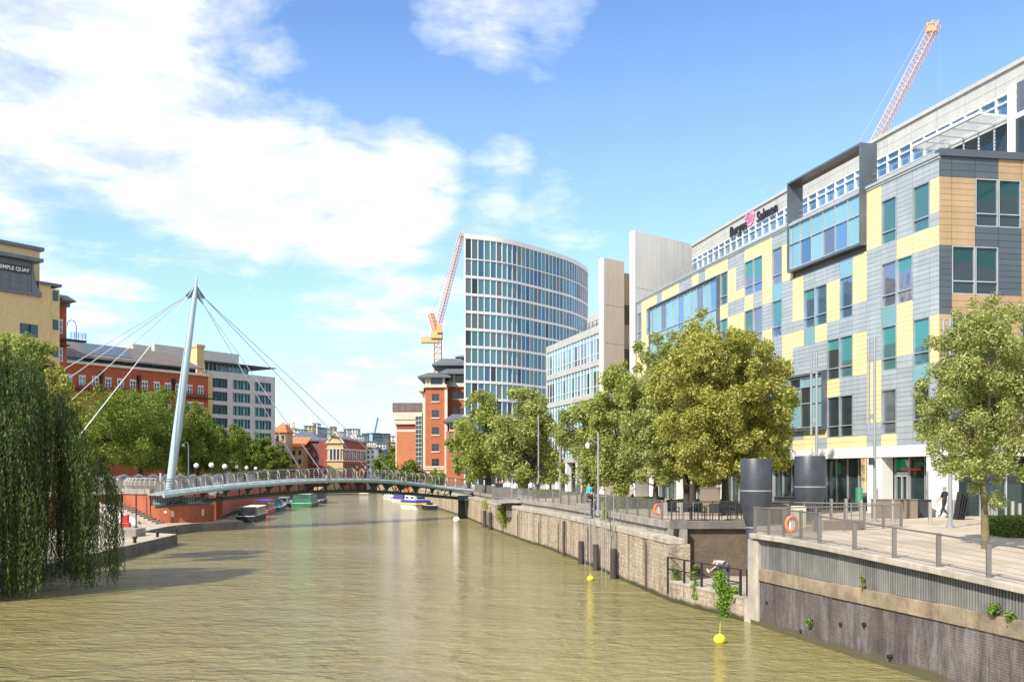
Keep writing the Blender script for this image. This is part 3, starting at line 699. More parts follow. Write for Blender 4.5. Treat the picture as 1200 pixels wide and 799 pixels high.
# dark projecting frames
def bigframe(k0,k1,z0,z1,proj,glz0,glz1,rowz,codes,deep=.75,nm='projecting_frame'):
    A=fpt(ks[k0]);B=fpt(ks[k1+1]); fr,L=frm(A,B,out=(-1,-.2)); w=.13
    b=MB(); b.box(fr,0,w,-.15,proj,z0,z1); b.box(fr,L-w,L,-.15,proj,z0,z1); b.box(fr,w,L-w,-.15,proj,z0,z0+w)
    b.box(fr,w,L-w,-.15,proj,z1-w,z1)
    if deep>.3:
        b.box(fr,0,w+.1,-deep,-.15,24.2,z1); b.box(fr,L-w,L,-deep,-.15,24.2,z1)
    o=b.build(nm,'frame_dark',bt)
    if deep>.3:
        s=MB(); s.box(fr,w+.1,L-w,-deep,-.15,z1-w,z1-.003); s.build('soffit','soffit_brown',o)
    n=k1-k0+1; m=MB(); g=MB(); st=(L-2*w)/n
    for i in range(n+1): m.box(fr,w+i*st-.035,w+i*st+.035,proj-.3,proj-.12,glz0,glz1)
    for z in rowz: m.box(fr,w,L-w,proj-.3,proj-.13,z-.035,z+.035)
    if glz1<z1-1: m.box(fr,w,L-w,-.1,proj-.05,glz1,glz1+.18,0)
    for i in range(n):
        for j,(a,c) in enumerate(zip(rowz,rowz[1:])):
            g.box(fr,w+i*st+.04,w+(i+1)*st-.04,proj-.29,proj-.22,a+.035,c-.035,codes[j][i%len(codes[j])])
    m.build('mullion','frame_light',o); g.build('pane',['glass_sky','glass_blue','glass_slate','glass_teal','glass_dark'],o)
bigframe(5,10,20.5,26.95,.45,20.74,23.8,[20.74,22.5,23.8],[[0,1,2,0,1,0],[0,0,0,0,0,0]])
bigframe(8,14,9.1,13.05,.35,9.34,12.81,[9.34,11.0,12.15,12.81],[[0,4,0,0,4,0,3],[0,4,0,0,0,0,0],[0,0,4,0,0,0,0]],deep=.2)
bigframe(19,29,14.0,22.75,.3,14.24,22.51,[14.24,16.3,18.1,20.0,22.51],[[0,0,2,0,3],[0,2,0,0,0],[0,0,0,2,0,1],[1,0,2,0,0,1,0,0,2,0,0]],deep=.2)
# penthouse storey set back 6 m
def po(s,d=6.0):
    p=fpt(max(s,.001)); 
    q=fpt(max(s,.001)+.5) if s<48 else p
    return (p[0]+d*.972,p[1]+d*.235)
PN=[(XC+6*.972+.27*9,YC+6*.235-9*.963)] if False else []
t=bt
b=MB(); g=MB(); m=MB(); 
P0=(XC+6*.972+.2705*10.5,YC+6*.235-10.5*.9627)
line=[P0]+[po(s) for s in (0.01,8,16,24,32,40,48.3)]
for a,bb in zip(line,line[1:]):
    fr,L=frm(a,bb,out=(-1,-.2))
    b.box(fr,-.01,L,-.6,-.25,23.9,30.0,0)
    first=(a is line[0])
    n=max(1,round(L/2.6)); 
    for i in range(n):
        q0,q1=L*i/n,L*(i+1)/n
        for (z0,z1) in ((28.75,29.35),(29.37,30.05)): b.box(fr,q0+.02,q1-.02,-.25,0,z0,z1,0)
        if not(first or a is line[1]): b.box(fr,q0,q1,-.25,-.02,24.0,27.3,0)
    b.box(fr,-.01,L+.01,-.4,.14,30.053,30.3,0)
    n2=max(1,round(L/1.45))
    for i in range(n2):
        q0,q1=L*i/n2,L*(i+1)/n2
        m.box(fr,q0-.05,q0+.05,-.2,.02,27.3,28.75); g.box(fr,q0+.05,q1-.05,-.2,-.14,27.35,28.7)
    for z in (27.3,28.2,28.68): m.box(fr,0,L,-.19,.025,z,z+.07)
o=b.build('penthouse','white_cladding',bt); m.build('mullion','alu_white',o); g.build('glazing','glass_blue',o)
b=MB(); pp=[(p[0]+.7,p[1]+.15) for p in line]; b.prism(pp+[(pp[-1][0]+18,pp[-1][1]+5),(pp[0][0]+22,pp[0][1]+5)],29.9,30.15); b.build('roof','slate',bt)
# end terrace glazing and brise soleil
fr,L=frm(po(.01),po(8),out=(-1,-.2))
b=MB()
for i in range(6): b.box(fr,L*i/6-.06,L*i/6+.06,0,.12,24.2,27.2)
b.box(fr,0,L,0,.12,26.9,27.2); o=b.build('terrace_glazing','alu_white',bt)
g=MB()
for i in range(6): g.box(fr,L*i/6+.07,L*(i+1)/6-.07,.02,.08,24.2,26.9)
g.build('pane','glass_dark',o)
b=MB()
for i in range(9): b.box(fr,1.4,L-.3,.25+i*.2,.36+i*.2,27.25,27.29)
b.box(fr,1.4,L-.3,2.05,2.2,27.2,27.36)
for i in range(6): b.box(fr,(L-1.8)*i/5+1.4,(L-1.8)*i/5+1.46,.14,2.05,27.14,27.2)
b.build('brise_soleil','alu_white',bt)
b=MB(); b.box(fr,-2.5,.9,-1.0,.06,24.3,29.0); b.build('corner_pier','frame_dark',bt); b=MB(); b.box(fr,.96,1.38,-.2,.3,24.2,28.9); b.build('end_frame','alu_white',bt)
b=MB() # slim roof edge guard rail
for a,bb in zip(line[1:],line[2:]):
    f2,L2=frm((a[0]-5.4,a[1]-1.3),(bb[0]-5.4,bb[1]-1.3),out=(-1,-.2))
    for z in (24.6,24.95): b.box(f2,0,L2,0,.03,z,z+.03)
    for i in range(int(L2/1.6)): b.box(f2,i*1.6,i*1.6+.04,0,.04,24.16,24.98)
b.build('roof_guard','frame_light',bt)
# building sign
def text(s,size,fr,u,nn,z,m,parent,name='lettering',ext=.04,al='LEFT'):
    cu=bpy.data.curves.new(name,'FONT'); cu.body=s; cu.size=size; cu.extrude=ext; cu.align_x=al; cu.offset=.012*size
    tmp=bpy.data.objects.new('tmp',cu); COL.objects.link(tmp); bpy.context.view_layer.update()
    me=bpy.data.meshes.new_from_object(tmp.evaluated_get(bpy.context.evaluated_depsgraph_get())); bpy.data.objects.remove(tmp); me.materials.clear(); me.materials.append(M[m]); me.name=name
    o=bpy.data.objects.new(name,me); COL.objects.link(o)
    o_,uu,n=fr; x=V((uu[0],uu[1],0)); n3=V((n[0],n[1],0)); 
    if x.cross(V((0,0,1))).dot(n3)<0: x=-x
    mt=Matrix((( x.x,0,n3.x,0),(x.y,0,n3.y,0),(0,1,0,0),(0,0,0,1)))
    loc=V((o_[0]+uu[0]*u+n[0]*nn,o_[1]+uu[1]*u+n[1]*nn,z))
    o.parent=parent; base=BASE[parent]; o.matrix_local=Matrix.Translation(loc-base)@mt
    BASE[o]=base; return o
def onpent(px):   # where the sight line of a photo column meets the penthouse wall
    for a,bb in zip(line,line[1:]):
        for i in range(60):
            p=(lerp(a[0],bb[0],i/60),lerp(a[1],bb[1],i/60))
            if (p[0]/p[1]*F+600)<=px: return p
    return p
pa=onpent(857); pb=onpent(912); fr,L=frm(pa,pb,out=(-1,-.2))
sg=thing('building_sign',(pa[0],pa[1],28.8),'dark letters with a pink rose emblem on the white rooftop wall','sign')
text('Burges',1.35,fr,0,.12,28.75,'letter_black',sg); text('Salmon',1.35,fr,L*.60,.12,28.75,'letter_black',sg)
b=MB()
for (a,z,r_) in ((.43,29.5,.8),(.47,29.75,.62),(.40,29.75,.55),(.45,29.15,.5)):
    o_,u_,n_=fr; cx,cy=o_[0]+u_[0]*L*a+n_[0]*.1,o_[1]+u_[1]*L*a+n_[1]*.1
    pts=[(cx+u_[0]*r_*1.25*math.cos(q),cy+u_[1]*r_*1.25*math.cos(q),z+.6*r_*math.sin(q)) for q in [2*math.pi*i/16 for i in range(16)]]
    b.face(pts); b.face([(p[0]-n_[0]*.08,p[1]-n_[1]*.08,p[2]) for p in reversed(pts)])
b.build('emblem','logo_pink',sg)
# cafe sign inside the shopfront
f1,L1=frm(fpt(1.1),fpt(8.3),out=(-1,-.2))
cs_=thing('cafe_sign',(f1[0][0],f1[0][1],6.3),'small white and red cafe sign above the glass entrance door','sign')
text('V',.55,f1,L1*.43,-.95,6.55,'letter_white',cs_); text('eeno',.5,f1,L1*.30,-.95,6.55,'blind_teal',cs_)
b=MB(); b.box(f1,L1*.24,L1*.5,-.97,-.95,6.32,6.42); b.build('strip','neon_red',cs_)
# stair towers: pale concrete fins
FD=V((.756,.656)); FN=V((.656,-.756))
def fin(x,y,ztop,Lw,label,yellow,cm='concrete_pale'):
    t=thing('stair_tower',(x,y,PL),label,'tower')
    fr=((x,y,0),(FD.x,FD.y),(FN.x,FN.y)); b=MB()
    b.box(fr,0,Lw,-1.0,-.12,PL,ztop-.02)
    zs=[PL,8,12.4,16.8,21.2,25.6,ztop]; 
    nu=max(1,round(Lw/3.6))
    for i in range(nu):
        for a,c in zip(zs,zs[1:]): b.box(fr,Lw*i/nu+.02,Lw*(i+1)/nu-.02,-.12,0,a+.02,c-.02)
    b.build('concrete_panel',cm,t)
    b=MB(); b.box(fr,-.3,-.003,-.45,.0,PL,ztop); b.build('end_panel','white_paint',t)
    if yellow:
        b=MB(); b.box(fr,Lw,Lw+3,-1.0,-.35,PL,ztop-1.2); o=b.build('yellow_panel','panel_tan',t)
        b=MB(); 
        for z0 in (8,13.2,18.6,23.8):
            for i in range(9): b.box(fr,Lw+.15,Lw+2.8,-.36,-.2,z0+i*.26,z0+i*.26+.1)
        b.build('louvre','louvre_dark',t)
    return fr
fin(13.1,103.0,31.6,11.5,'taller pale concrete stair tower at the end of the yellow and grey office block',False)
fin(10.75,113.2,31.0,3.25,'lower concrete stair tower with ochre louvred strip next to the glazed block',True,'panel_beige')
# glazed building beyond
t=thing('glazed_building',(6,128,PL),'lower pale blue glazed office building between stair tower and round tower','building')
A=(10.6,118.0);B=(4.95,138.9); fr,L=frm(A,B,out=(-1,-.2)); fr2,L2=frm(B,(B[0]+14,B[1]+3),out=(-.2,-1))
b=MB(); b.prism([(A[0]+.5,A[1]),(B[0]+.5,B[1]-.1),(B[0]+14,B[1]+3),(A[0]+16,A[1]+5)],7.5,23.2); b.build('core','white_cladding',t)
zs=[(23.1,24.0),(19.2,19.9),(15.3,16.0),(11.4,12.1),(7.6,8.2)]
b=MB(); 
for z0,z1 in zs: b.box(fr,0,L,-.5,.1,z0,z1)
b.box(fr,0,L,-.5,.1,19.9,20.0) if 0 else None
b.build('spandrel','white_cladding',t)
R.seed(5)
for (za,zb) in ((19.9,23.1),(16.0,19.2),(12.1,15.3),(8.2,11.4)):
    m=MB(); g=MB(); n=18
    for i in range(n+1): m.box(fr,L*i/n-.035,L*i/n+.035,-.1,.07 if i%3==0 else .02,za,zb)
    for z in (za+.75,zb-.6): m.box(fr,0,L,-.1,.015,z-.03,z+.03)
    for i in range(n):
        c=R.choice([0,0,0,1,2,3]); 
        for a,q in ((za,za+.75),(za+.75,zb-.6),(zb-.6,zb)): g.box(fr,L*i/n+.04,L*(i+1)/n-.04,-.12,-.05,a+.03,q-.03,0 if q==zb else c)
    o=m.build('curtain_wall','alu_white',t); g.build('pane',['glass_sky','glass_teal','glass_dark','glass_slate'],o)
b=MB()
for z in (24.9,25.3,25.7): b.box(fr,0,L,-2.2,-2.15,z,z+.05)
for i in range(15): b.box(fr,L*i/15,L*i/15+.07,-2.25,-2.15,24.0,25.75)
b.build('roof_railing','frame_dark',t)
b=MB(); b.box(fr,-2,L*.55,-4.5,-2.6,24,26.8); b.build('roof_plant','white_cladding',t)
for i in range(6):
    b=MB(); b.box(fr,L*i/5-.35,L*i/5+.35,-.6,.05,PL,7.6); b.build('column','white_paint',t)
b=MB(); b.box(fr,0,L,-2,-1.8,PL,7.6); b.build('shopfront','glass_shop',t)
b=MB(); b.box(fr2,0,L2,0,.1,7.6,24.0); b.build('end_wall','white_cladding',t)
# round tower
t=thing('glass_tower',(4,212,1),'tall curved glass tower with white floor bands','building')
tp=[(-9.57,200),(-1.42,204.2),(6.68,213.4),(14.0,224.0),(18.2,236.5),(17.0,250)]
def crom(P,n):
    out=[]; Q=[P[0]]+P+[P[-1]]
    for i in range(1,len(Q)-2):
        p0,p1,p2,p3=[V((*q,0)) for q in Q[i-1:i+3]]
        for k in range(n):
            s=k/n; out.append(.5*((2*p1)+(-p0+p2)*s+(2*p0-5*p1+4*p2-p3)*s*s+(-p0+3*p1-3*p2+p3)*s**3))
    out.append(V((*P[-1],0))); return out
cv=crom(tp,60); ln_=[0]
for a,c in zip(cv,cv[1:]): ln_.append(ln_[-1]+(c-a).length)
def tpt(s):
    for i in range(len(ln_)-1):
        if ln_[i+1]>=s: return cv[i].lerp(cv[i+1],(s-ln_[i])/(ln_[i+1]-ln_[i]))
    return cv[-1]
TN=44; TPs=[tpt(ln_[-1]*i/TN) for i in range(TN+1)]
b=MB(); b.prism([(p.x+.25*(1 if i<22 else -1)*0,p.y+.45) for i,p in enumerate(TPs)]+[(8,262),(-3,236)],1,54.6); b.build('core','tower_d',t)
zl=[55,50,46.5,42.9,39.35,35.8,32.25,28.7,25.15,21.6,18.05,14.5,10.95,7.4,3.9]
R.seed(21)
b=MB()
for z in zl:
    h=1.0 if z==55 else (.22 if z==50 else .5)
    for a,c in zip(TPs,TPs[1:]):
        fr,L=frm(a,c,out=(.3,-1)); b.box(fr,-.01,L+.01,-.6,.18,z-h,z)
    b.build('floor_band','white_paint',t); b=MB()
for j,(z1,z0) in enumerate(zip(zl,zl[1:])):
    g=MB(); m=MB(); zt=z1-(1.0 if j==0 else (.22 if j==1 else .5))
    for i,(a,c) in enumerate(zip(TPs,TPs[1:])):
        fr,L=frm(a,c,out=(.3,-1)); m.box(fr,-.085,.085,-.3,.12,z0,zt)
        base=0 if i<8 else (1 if i%3 else 2)
        cc=R.choice([0,0,1,2,base,base,3 if R.random()<.3 else 0,4 if i>20 else 0]) if j<7 else R.choice([0,0,2,3,3 if j>8 else 0,1])
        tilt=R.uniform(-.02,.02)
        o_,u_,n_=fr
        def q(a_,n__,z): return (o_[0]+u_[0]*a_+n_[0]*n__,o_[1]+u_[1]*a_+n_[1]*n__,z)
        g.face([q(.12,tilt,z0),q(L-.12,-tilt,z0),q(L-.12,-tilt,zt),q(.12,tilt,zt)],cc)
    o=m.build('window_band','white_paint',t); g.build('pane',['tower_a','tower_b','tower_c','tower_d','tower_e'],o,recalc=False)
b=MB(); b.prism([(p.x,p.y) for p in TPs]+[(8,262),(-3,236)],54.7,55.02); b.build('roof','frame_light',t)
# ---------------------------------------------------------------- cranes
def lattice(b,p0,p1,w,n,m=0,r=.09):
    p0=V(p0);p1=V(p1); d=(p1-p0).normalized(); x=d.orthogonal().normalized() if abs(d.z)<.99 else V((1,0,0)); y=d.cross(x)
    cs=[x*w/2+y*w/2,x*w/2-y*w/2,-x*w/2-y*w/2,-x*w/2+y*w/2]
    for c in cs: b.cyl(p0+c,p1+c,r,seg=4,m=m)
    for i in range(n):
        a=p0.lerp(p1,i/n); e=p0.lerp(p1,(i+1)/n)
        for k in range(4): b.cyl(a+cs[k],e+cs[(k+1)%4],r*.6,seg=4,m=m,cap=False); b.cyl(e+cs[k],e+cs[(k+1)%4],r*.6,seg=4,m=m,cap=False)
t=thing('tower_crane',(PX(513,262),262,1),'orange luffing tower crane behind the brick tower, jib raised over the round tower','crane')
Yc=262; b=MB(); lattice(b,(PX(513,Yc),Yc,2),tuple(PT(513,393,Yc)),1.9,26,r=.12); b.build('mast','crane_orange',t)
b=MB(); b.bx((PX(512,Yc),Yc,0),3,3,ZP(397,Yc),ZP(389,Yc)); b.bx((PX(504,Yc),Yc,0),4.6,2.2,ZP(402,Yc),ZP(395,Yc)); b.build('slewing_platform','yellow_brick',t)
b=MB(); b.bx((PX(515.5,Yc),Yc-1.2,0),1.3,1.4,ZP(391,Yc),ZP(381,Yc)); b.build('cab','crane_orange',t)
b=MB(); lattice(b,PT(512,388,Yc),PT(540.5,277,Yc),1.15,30,r=.085); b.build('jib','crane_pink',t)
b=MB(); lattice(b,PT(511,389,Yc),PT(505,368,Yc),1.1,5,r=.16); b.build('counter_mast','crane_orange',t)
b=MB(); b.cyl(PT(505,368,Yc),PT(540.5,278,Yc),.07,seg=4); b.cyl(PT(540.8,277,Yc),PT(540.8,330,Yc),.03,seg=4); b.build('cable','cable',t)
b=MB(); b.bx((PX(540.5,Yc),Yc,0),1.2,1.2,ZP(277.5,Yc),ZP(273.5,Yc)); b.build('jib_head','boat_tan',t)
Yc=150; t=thing('tower_crane',(PX(1012,Yc),Yc,PL),'pink and orange crane jib rising behind the office roof','crane')
b=MB(); p0=PT(1004,210,Yc); lattice(b,(p0.x,p0.y,PL),p0,2.0,24,r=.12); b.build('mast','crane_orange',t)
b=MB(); lattice(b,p0,PT(1098,27,Yc),1.15,34,r=.06); b.build('jib','crane_pink',t)
b=MB(); b.bx(tuple(PT(1091,34,Yc))[:2]+(0,),1.3,1.0,ZP(38,Yc),ZP(32,Yc)); b.cyl(PT(1098,27,Yc),PT(1086,28,Yc),.14,seg=5);b.cyl(PT(1086,28,Yc),PT(1091,40,Yc),.14,seg=5); b.build('jib_head','crane_orange',t)
b=MB(); b.cyl(PT(1086,28,Yc),PT(990,196,Yc),.035,seg=4); b.cyl(PT(1101,23,Yc),PT(1101,150,Yc),.012,seg=4); b.build('cable','pole_grey',t)
# ---------------------------------------------------------------- brick tower (orange) px 490-545
def grid(t,fr,us,zs,w,h,gm='glass_dark',fm='alu_white',sill=None,lint=None,nn=.0,mull=True,rec=-.12):
    for u in us:
        for z in zs:
            o=MB(); o.box(fr,u-w/2,u+w/2,nn-.02,nn+.05,z,z+.06); o.box(fr,u-w/2,u+w/2,nn-.02,nn+.05,z+h-.06,z+h)
            o.box(fr,u-w/2,u-w/2+.06,nn-.02,nn+.05,z+.06,z+h-.06); o.box(fr,u+w/2-.06,u+w/2,nn-.02,nn+.05,z+.06,z+h-.06)
            if mull: o.box(fr,u-.035,u+.035,nn-.02,nn+.04,z+.06,z+h-.06); o.box(fr,u-w/2+.06,u+w/2-.06,nn-.02,nn+.035,z+h*.5-.03,z+h*.5+.03)
            ob=o.build('window',fm,t); g=MB(); g.box(fr,u-w/2+.05,u+w/2-.05,nn-.02,nn+.012,z+.05,z+h-.05); g.build('pane',gm,ob)
            if sill: s=MB(); s.box(fr,u-w/2-.1,u+w/2+.15,nn,nn+.18,z-.28,z-.02); s.build('sill',sill,ob)
            if lint: s=MB(); s.box(fr,u-w/2-.07,u+w/2+.07,nn,nn+.06,z+h+.01,z+h+.16); s.build('lintel',lint,ob)
def hip(b,x0,x1,y0,y1,z0,z1,ov=.8,ridge=.35,m=0):
    x0-=ov;x1+=ov;y0-=ov;y1+=ov; cx,cy=(x0+x1)/2,(y0+y1)/2; rx,ry=(x1-x0)/2*ridge,(y1-y0)/2*ridge
    p=[(x0,y0,z0),(x1,y0,z0),(x1,y1,z0),(x0,y1,z0),(cx-rx,cy-ry,z1),(cx+rx,cy-ry,z1),(cx+rx,cy+ry,z1),(cx-rx,cy+ry,z1)]
    b.hexa(p,m); b.hexa([(x0,y0,z0-.3),(x1,y0,z0-.3),(x1,y1,z0-.3),(x0,y1,z0-.3),(x0,y0,z0-.003),(x1,y0,z0-.003),(x1,y1,z0-.003),(x0,y1,z0-.003)],m)
Yb=216.0
t=thing('brick_tower',(PX(515,Yb),Yb,PL),'tall orange brick block with layered slate roofs beside the glass tower','building')
X0,X1,X2=PX(498.5,Yb),PX(521,Yb),PX(546,Yb)
zc=ZP(454,Yb); z_=lambda py:ZP(py,Yb)
b=MB(); b.prism([(X0,Yb),(X1,Yb),(X1,Yb+16),(X0-1.5,Yb+18)],1,zc); b.prism([(X1+.6,Yb+3),(X2,Yb+3),(X2,Yb+16),(X1+.6,Yb+16)],1,zc+.4); b.build('wall','orange_brick',t)
fA=((X0,Yb,0),(1,0),(0,-1)); LA=X1-X0
fB=((X1+.6,Yb+3,0),(1,0),(0,-1)); LB=X2-X1-.6
b=MB(); b.prism([(X0-.9,Yb+3),(X0-.02,Yb-.02),(X0-.02,Yb+17),(X0-.9,Yb+18)],1,zc-1); b.box(fA,LA,LA+.62,-3,0.05,1,zc); b.build('quoin','stone_cream',t)
b=MB(); b.prism([(X0-2.6,Yb+4.4),(X0-.95,Yb+2.2),(X0-.95,Yb+9),(X0-2.6,Yb+9)],5.0,ZP(482,Yb)); o=b.build('bay_window','stone_cream',t)
fbay,Lbay=frm((X0-2.6,Yb+4.4),(X0-.95,Yb+2.2),out=(-.5,-1)); b=MB()
for i in range(13): b.box(fbay,.12,Lbay*.46,-.05,.05,6.1+i*1.0,6.95+i*1.0); b.box(fbay,Lbay*.52,Lbay-.1,-.05,.05,6.1+i*1.0,6.95+i*1.0)
b.build('pane','glass_dark',o)
b=MB(); b.box(fA,-.35,LA+.5,-.8,.5,zc,z_(450.5)); b.box(fB,-.35,LB,-.8,.5,zc+.4,z_(447.5)); b.box(fA,-1.6,-.36,-14,.3,zc-.8,zc+.1)
b.box(fA,-.05,LA+.05,-.2,.12,z_(548),z_(546));
for i in range(5): b.box(fA,-.05,LA+.05,-.2,.1,4.0+i*.75,4.3+i*.75)
b.build('cornice','stone_cream',t)
b=MB(); b.prism([(X0,Yb+.6),(X1,Yb+.6),(X1,Yb+15),(X0-1,Yb+15)],z_(450.5),z_(441)); b.prism([(X1,Yb+3.6),(X2,Yb+3.6),(X2,Yb+15),(X1,Yb+15)],z_(447.5),z_(436)); b.build('attic_storey','glass_dark',t)
for (x,y,a,c) in ((X0+.2,Yb+.4,450.5,441),(X0+.9,Yb+.4,450.5,441),(X1-.2,Yb+.4,450.5,441),(X1+1.1,Yb+3.3,447.5,436),(X1+1.9,Yb+3.3,447.5,436)):
    b=MB(); b.bx((x,y,0),.5,.4,z_(a),z_(c)); b.build('pier','stone_cream',t)
b=MB(); hip(b,X0-.9,X1+.6,Yb,Yb+15,z_(441),z_(434.5),ridge=.45); hip(b,X1-.6,X2,Yb+2.5,Yb+16,z_(435.5),z_(428),ridge=.5); hip(b,X1-2.6,X2,Yb+5,Yb+16,z_(424),z_(415.5),ov=.6,ridge=.5); hip(b,X1+2.2,X2,Yb+8,Yb+15,z_(412.5),z_(410),ov=.3); b.build('roof','slate',t)
b=MB(); b.bx(((X1-2.0+X2)/2,Yb+10.5,0),X2-X1+2.0,9,z_(436),z_(424.3)); b.bx(((X1+2.8+X2)/2,Yb+11.5,0),X2-X1-3.2,6,z_(417),z_(412.8)); b.build('plant_room','slate',t)
grid(t,fA,[LA*.52],[ZP(y,Yb) for y in (548-2,528.5,509,489,470)],1.6,1.65,fm='frame_dark',sill='stone_cream')
grid(t,fB,[1.6,3.1],[ZP(y,Yb) for y in (528.5,509,485,466)],1.05,1.55,fm='frame_dark',sill='stone_cream')
Yw=Yb-9; b=MB(); x3,x4=PX(523,Yw),PX(545.3,Yw); b.prism([(x3,Yw),(x4,Yw),(x4,Yb+2.6),(x3+1.2,Yb+2.6)],1,ZP(505,Yw)); b.build('front_wing','orange_brick',t)
b=MB(); hip(b,x3,x4,Yw,Yb+2,ZP(493,Yw),ZP(484,Yw),ov=.7); b.build('wing_roof','slate',t)
b=MB(); b.bx(((x3+x4)/2+.2,Yw+5.4,0),x4-x3-.8,9.8,ZP(505,Yw),ZP(493.5,Yw)); b.build('wing_attic','stone_cream',t)
fw_=((x3,Yw,0),(1,0),(0,-1)); grid(t,fw_,[1.0,2.4],[ZP(y,Yw) for y in (530,515)],.9,1.6,fm='frame_dark'); grid(t,((x3,Yw+.5,0),(1,0),(0,-1)),[1.1,2.3,3.3],[ZP(503,Yw)],.7,1.4,fm='frame_dark')
# brown brick block with parapet
Y2=235.0; t=thing('brick_block',(PX(476,Y2),Y2,PL),'brown brick block with cream stone bands and a grey attic, left of the orange tower','building')
x0,x1=PX(465,Y2),PX(495,Y2); b=MB(); b.prism([(x0,Y2),(x1,Y2),(x1,Y2+14),(x0-1.3,Y2+14)],1,ZP(497,Y2)); b.build('wall','brown_brick',t)
b=MB(); fr=((x0,Y2,0),(1,0),(0,-1)); W=x1-x0
b.box(fr,-.2,W,-3,.1,ZP(506,Y2),ZP(503,Y2)); b.box(fr,-.7,W,-12,.45,ZP(497,Y2),ZP(492.5,Y2)); b.box(fr,-.9,W,-12,.3,ZP(491.5,Y2),ZP(482,Y2)); b.box(fr,-.3,-.01,-12,.05,3,ZP(497,Y2)); b.build('stone_band','stone_cream',t)
b=MB(); b.box(fr,-1.0,W,-12,.5,ZP(481.9,Y2),ZP(472,Y2)); b.build('attic','roof_brown',t)
b=MB(); b.box(fr,0.02,W,-.1,.03,ZP(502.8,Y2),ZP(497.2,Y2)); b.build('frieze','red_brick_dark',t)
# ---------------------------------------------------------------- left bank buildings
LD=V((.576,.817)); 
def q0(fr,a,n,z): return (fr[0][0]+fr[1][0]*a+fr[2][0]*n,fr[0][1]+fr[1][1]*a+fr[2][1]*n,z)
def lface(px,Y): 
    o=V((PX(px,Y),Y)); return ((o.x,o.y,0),(LD.x,LD.y),(LD.y,-LD.x))
def hit(fr,px): # distance along a face where the column px meets it
    ox,oy,_=fr[0]; ux,uy=fr[1]; r=(px-600)/F; return (r*oy-ox)/(ux-r*uy)
# yellow office
Y1=100.0; f=lface(60,Y1); S=lambda px:hit(f,px)
zr=ZP(291.5,Y1); t=thing('yellow_building',(f[0][0],f[0][1],3.9),'yellow brick office building with a dark curved sign bay at the left edge','building')
L0=S(-120)
b=MB(); b.box(f,L0,S(46),-14,0,3.9,23.9); b.box(f,S(46)+.01,0,-14,-.05,3.9,ZP(335,Y1)); b.box(f,L0,-.1,-14,-2.0,23.9,zr); b.box(f,0.01,.9,-9,.0,3.9,ZP(420,Y1)*0+ZP(338,Y1)); b.build('wall','yellow_brick',t)
b=MB(); b.box(f,L0,.25,-14.3,-1.7,zr,zr+.35); b.box(f,L0,S(46)+.1,-1.9,.25,23.903,24.2); b.box(f,S(44),1.05,-3,.2,ZP(335,Y1)+.003,ZP(335,Y1)+.28); b.build('coping','slate',t)
b=MB(); zs0=24.205
sA,sB=L0,S(36)
b.box(f,sA,sB,-1.9,.15,zs0,zs0+3.0); b.build('sign_bay','slate',t)
b=MB(); b.box(f,sA,S(45),-1.95,1.0,zs0+3.05,zs0+3.4); b.build('canopy_roof','frame_dark',t)
b=MB(); o_,u_,n_=f
prof=[(1.0,3.0),(1.03,2.3),(1.12,1.7),(1.3,1.15),(1.6,.65),(2.0,.2),(2.3,-.0)]
for (a,z),(c,z2) in zip(prof,prof[1:]): b.hexa([q0(f,sB+.01,-1.5,zs0+z2),q0(f,sB+.2+(c-1)*.7,-1.5,zs0+z2),q0(f,sB+.2+(c-1)*.7,.2,zs0+z2),q0(f,sB+.01,.2,zs0+z2),q0(f,sB+.01,-1.5,zs0+z-.002),q0(f,sB+.2+(a-1)*.7,-1.5,zs0+z-.002),q0(f,sB+.2+(a-1)*.7,.2,zs0+z-.002),q0(f,sB+.01,.2,zs0+z-.002)])
b.build('curved_buttress','slate',t)
b=MB()
for i in range(6):
    b.box(f,sA,sB-.1,.15,.17,zs0+.9,zs0+.94) if i in(1,) else None
for i in range(8): b.box(f,sB-.4-i*.9,sB-.37-i*.9,.15,.17,zs0+.1,zs0+1.7)
b.build('seam','roof_lead',t)
sg=thing('building_sign',(f[0][0],f[0][1],zs0+3),'black name board with white capitals high on the yellow building','sign')
b=MB(); b.box(f,sA,S(34.5),.15,.22,zs0+1.75,zs0+2.5); b.build('board','sign_black',sg)
text('TEMPLE QUAY',.50,f,S(33),.235,zs0+1.95,'letter_white',sg,al='RIGHT',ext=.03)
for px in (29.5,38.0):
    for zy in (384,420):
        s=S(px); w=MB(); w.box(f,s-.55,s+.55,.0,.03,ZP(zy,Y1*.92),ZP(zy-16,Y1*.92)); w.build('window','glass_dark',t)
for zy in (352,386,418):
    s=.45; w=MB(); w.box(f,s-.3,s+.3,.0,.03,ZP(zy,Y1),ZP(zy-12,Y1)); w.build('window','glass_dark',t)
b=MB(); b.prism([(f[0][0]+.6,f[0][1]+1.2),(f[0][0]+1.5,f[0][1]+2.4),(f[0][0]-.2,f[0][1]+4),(f[0][0]-1.5,f[0][1]+2.5)],ZP(349,Y1),[ZP(349,Y1)+.2,ZP(349,Y1)+.1,ZP(338,Y1),ZP(338,Y1)]); b.build('side_roof','slate',t)
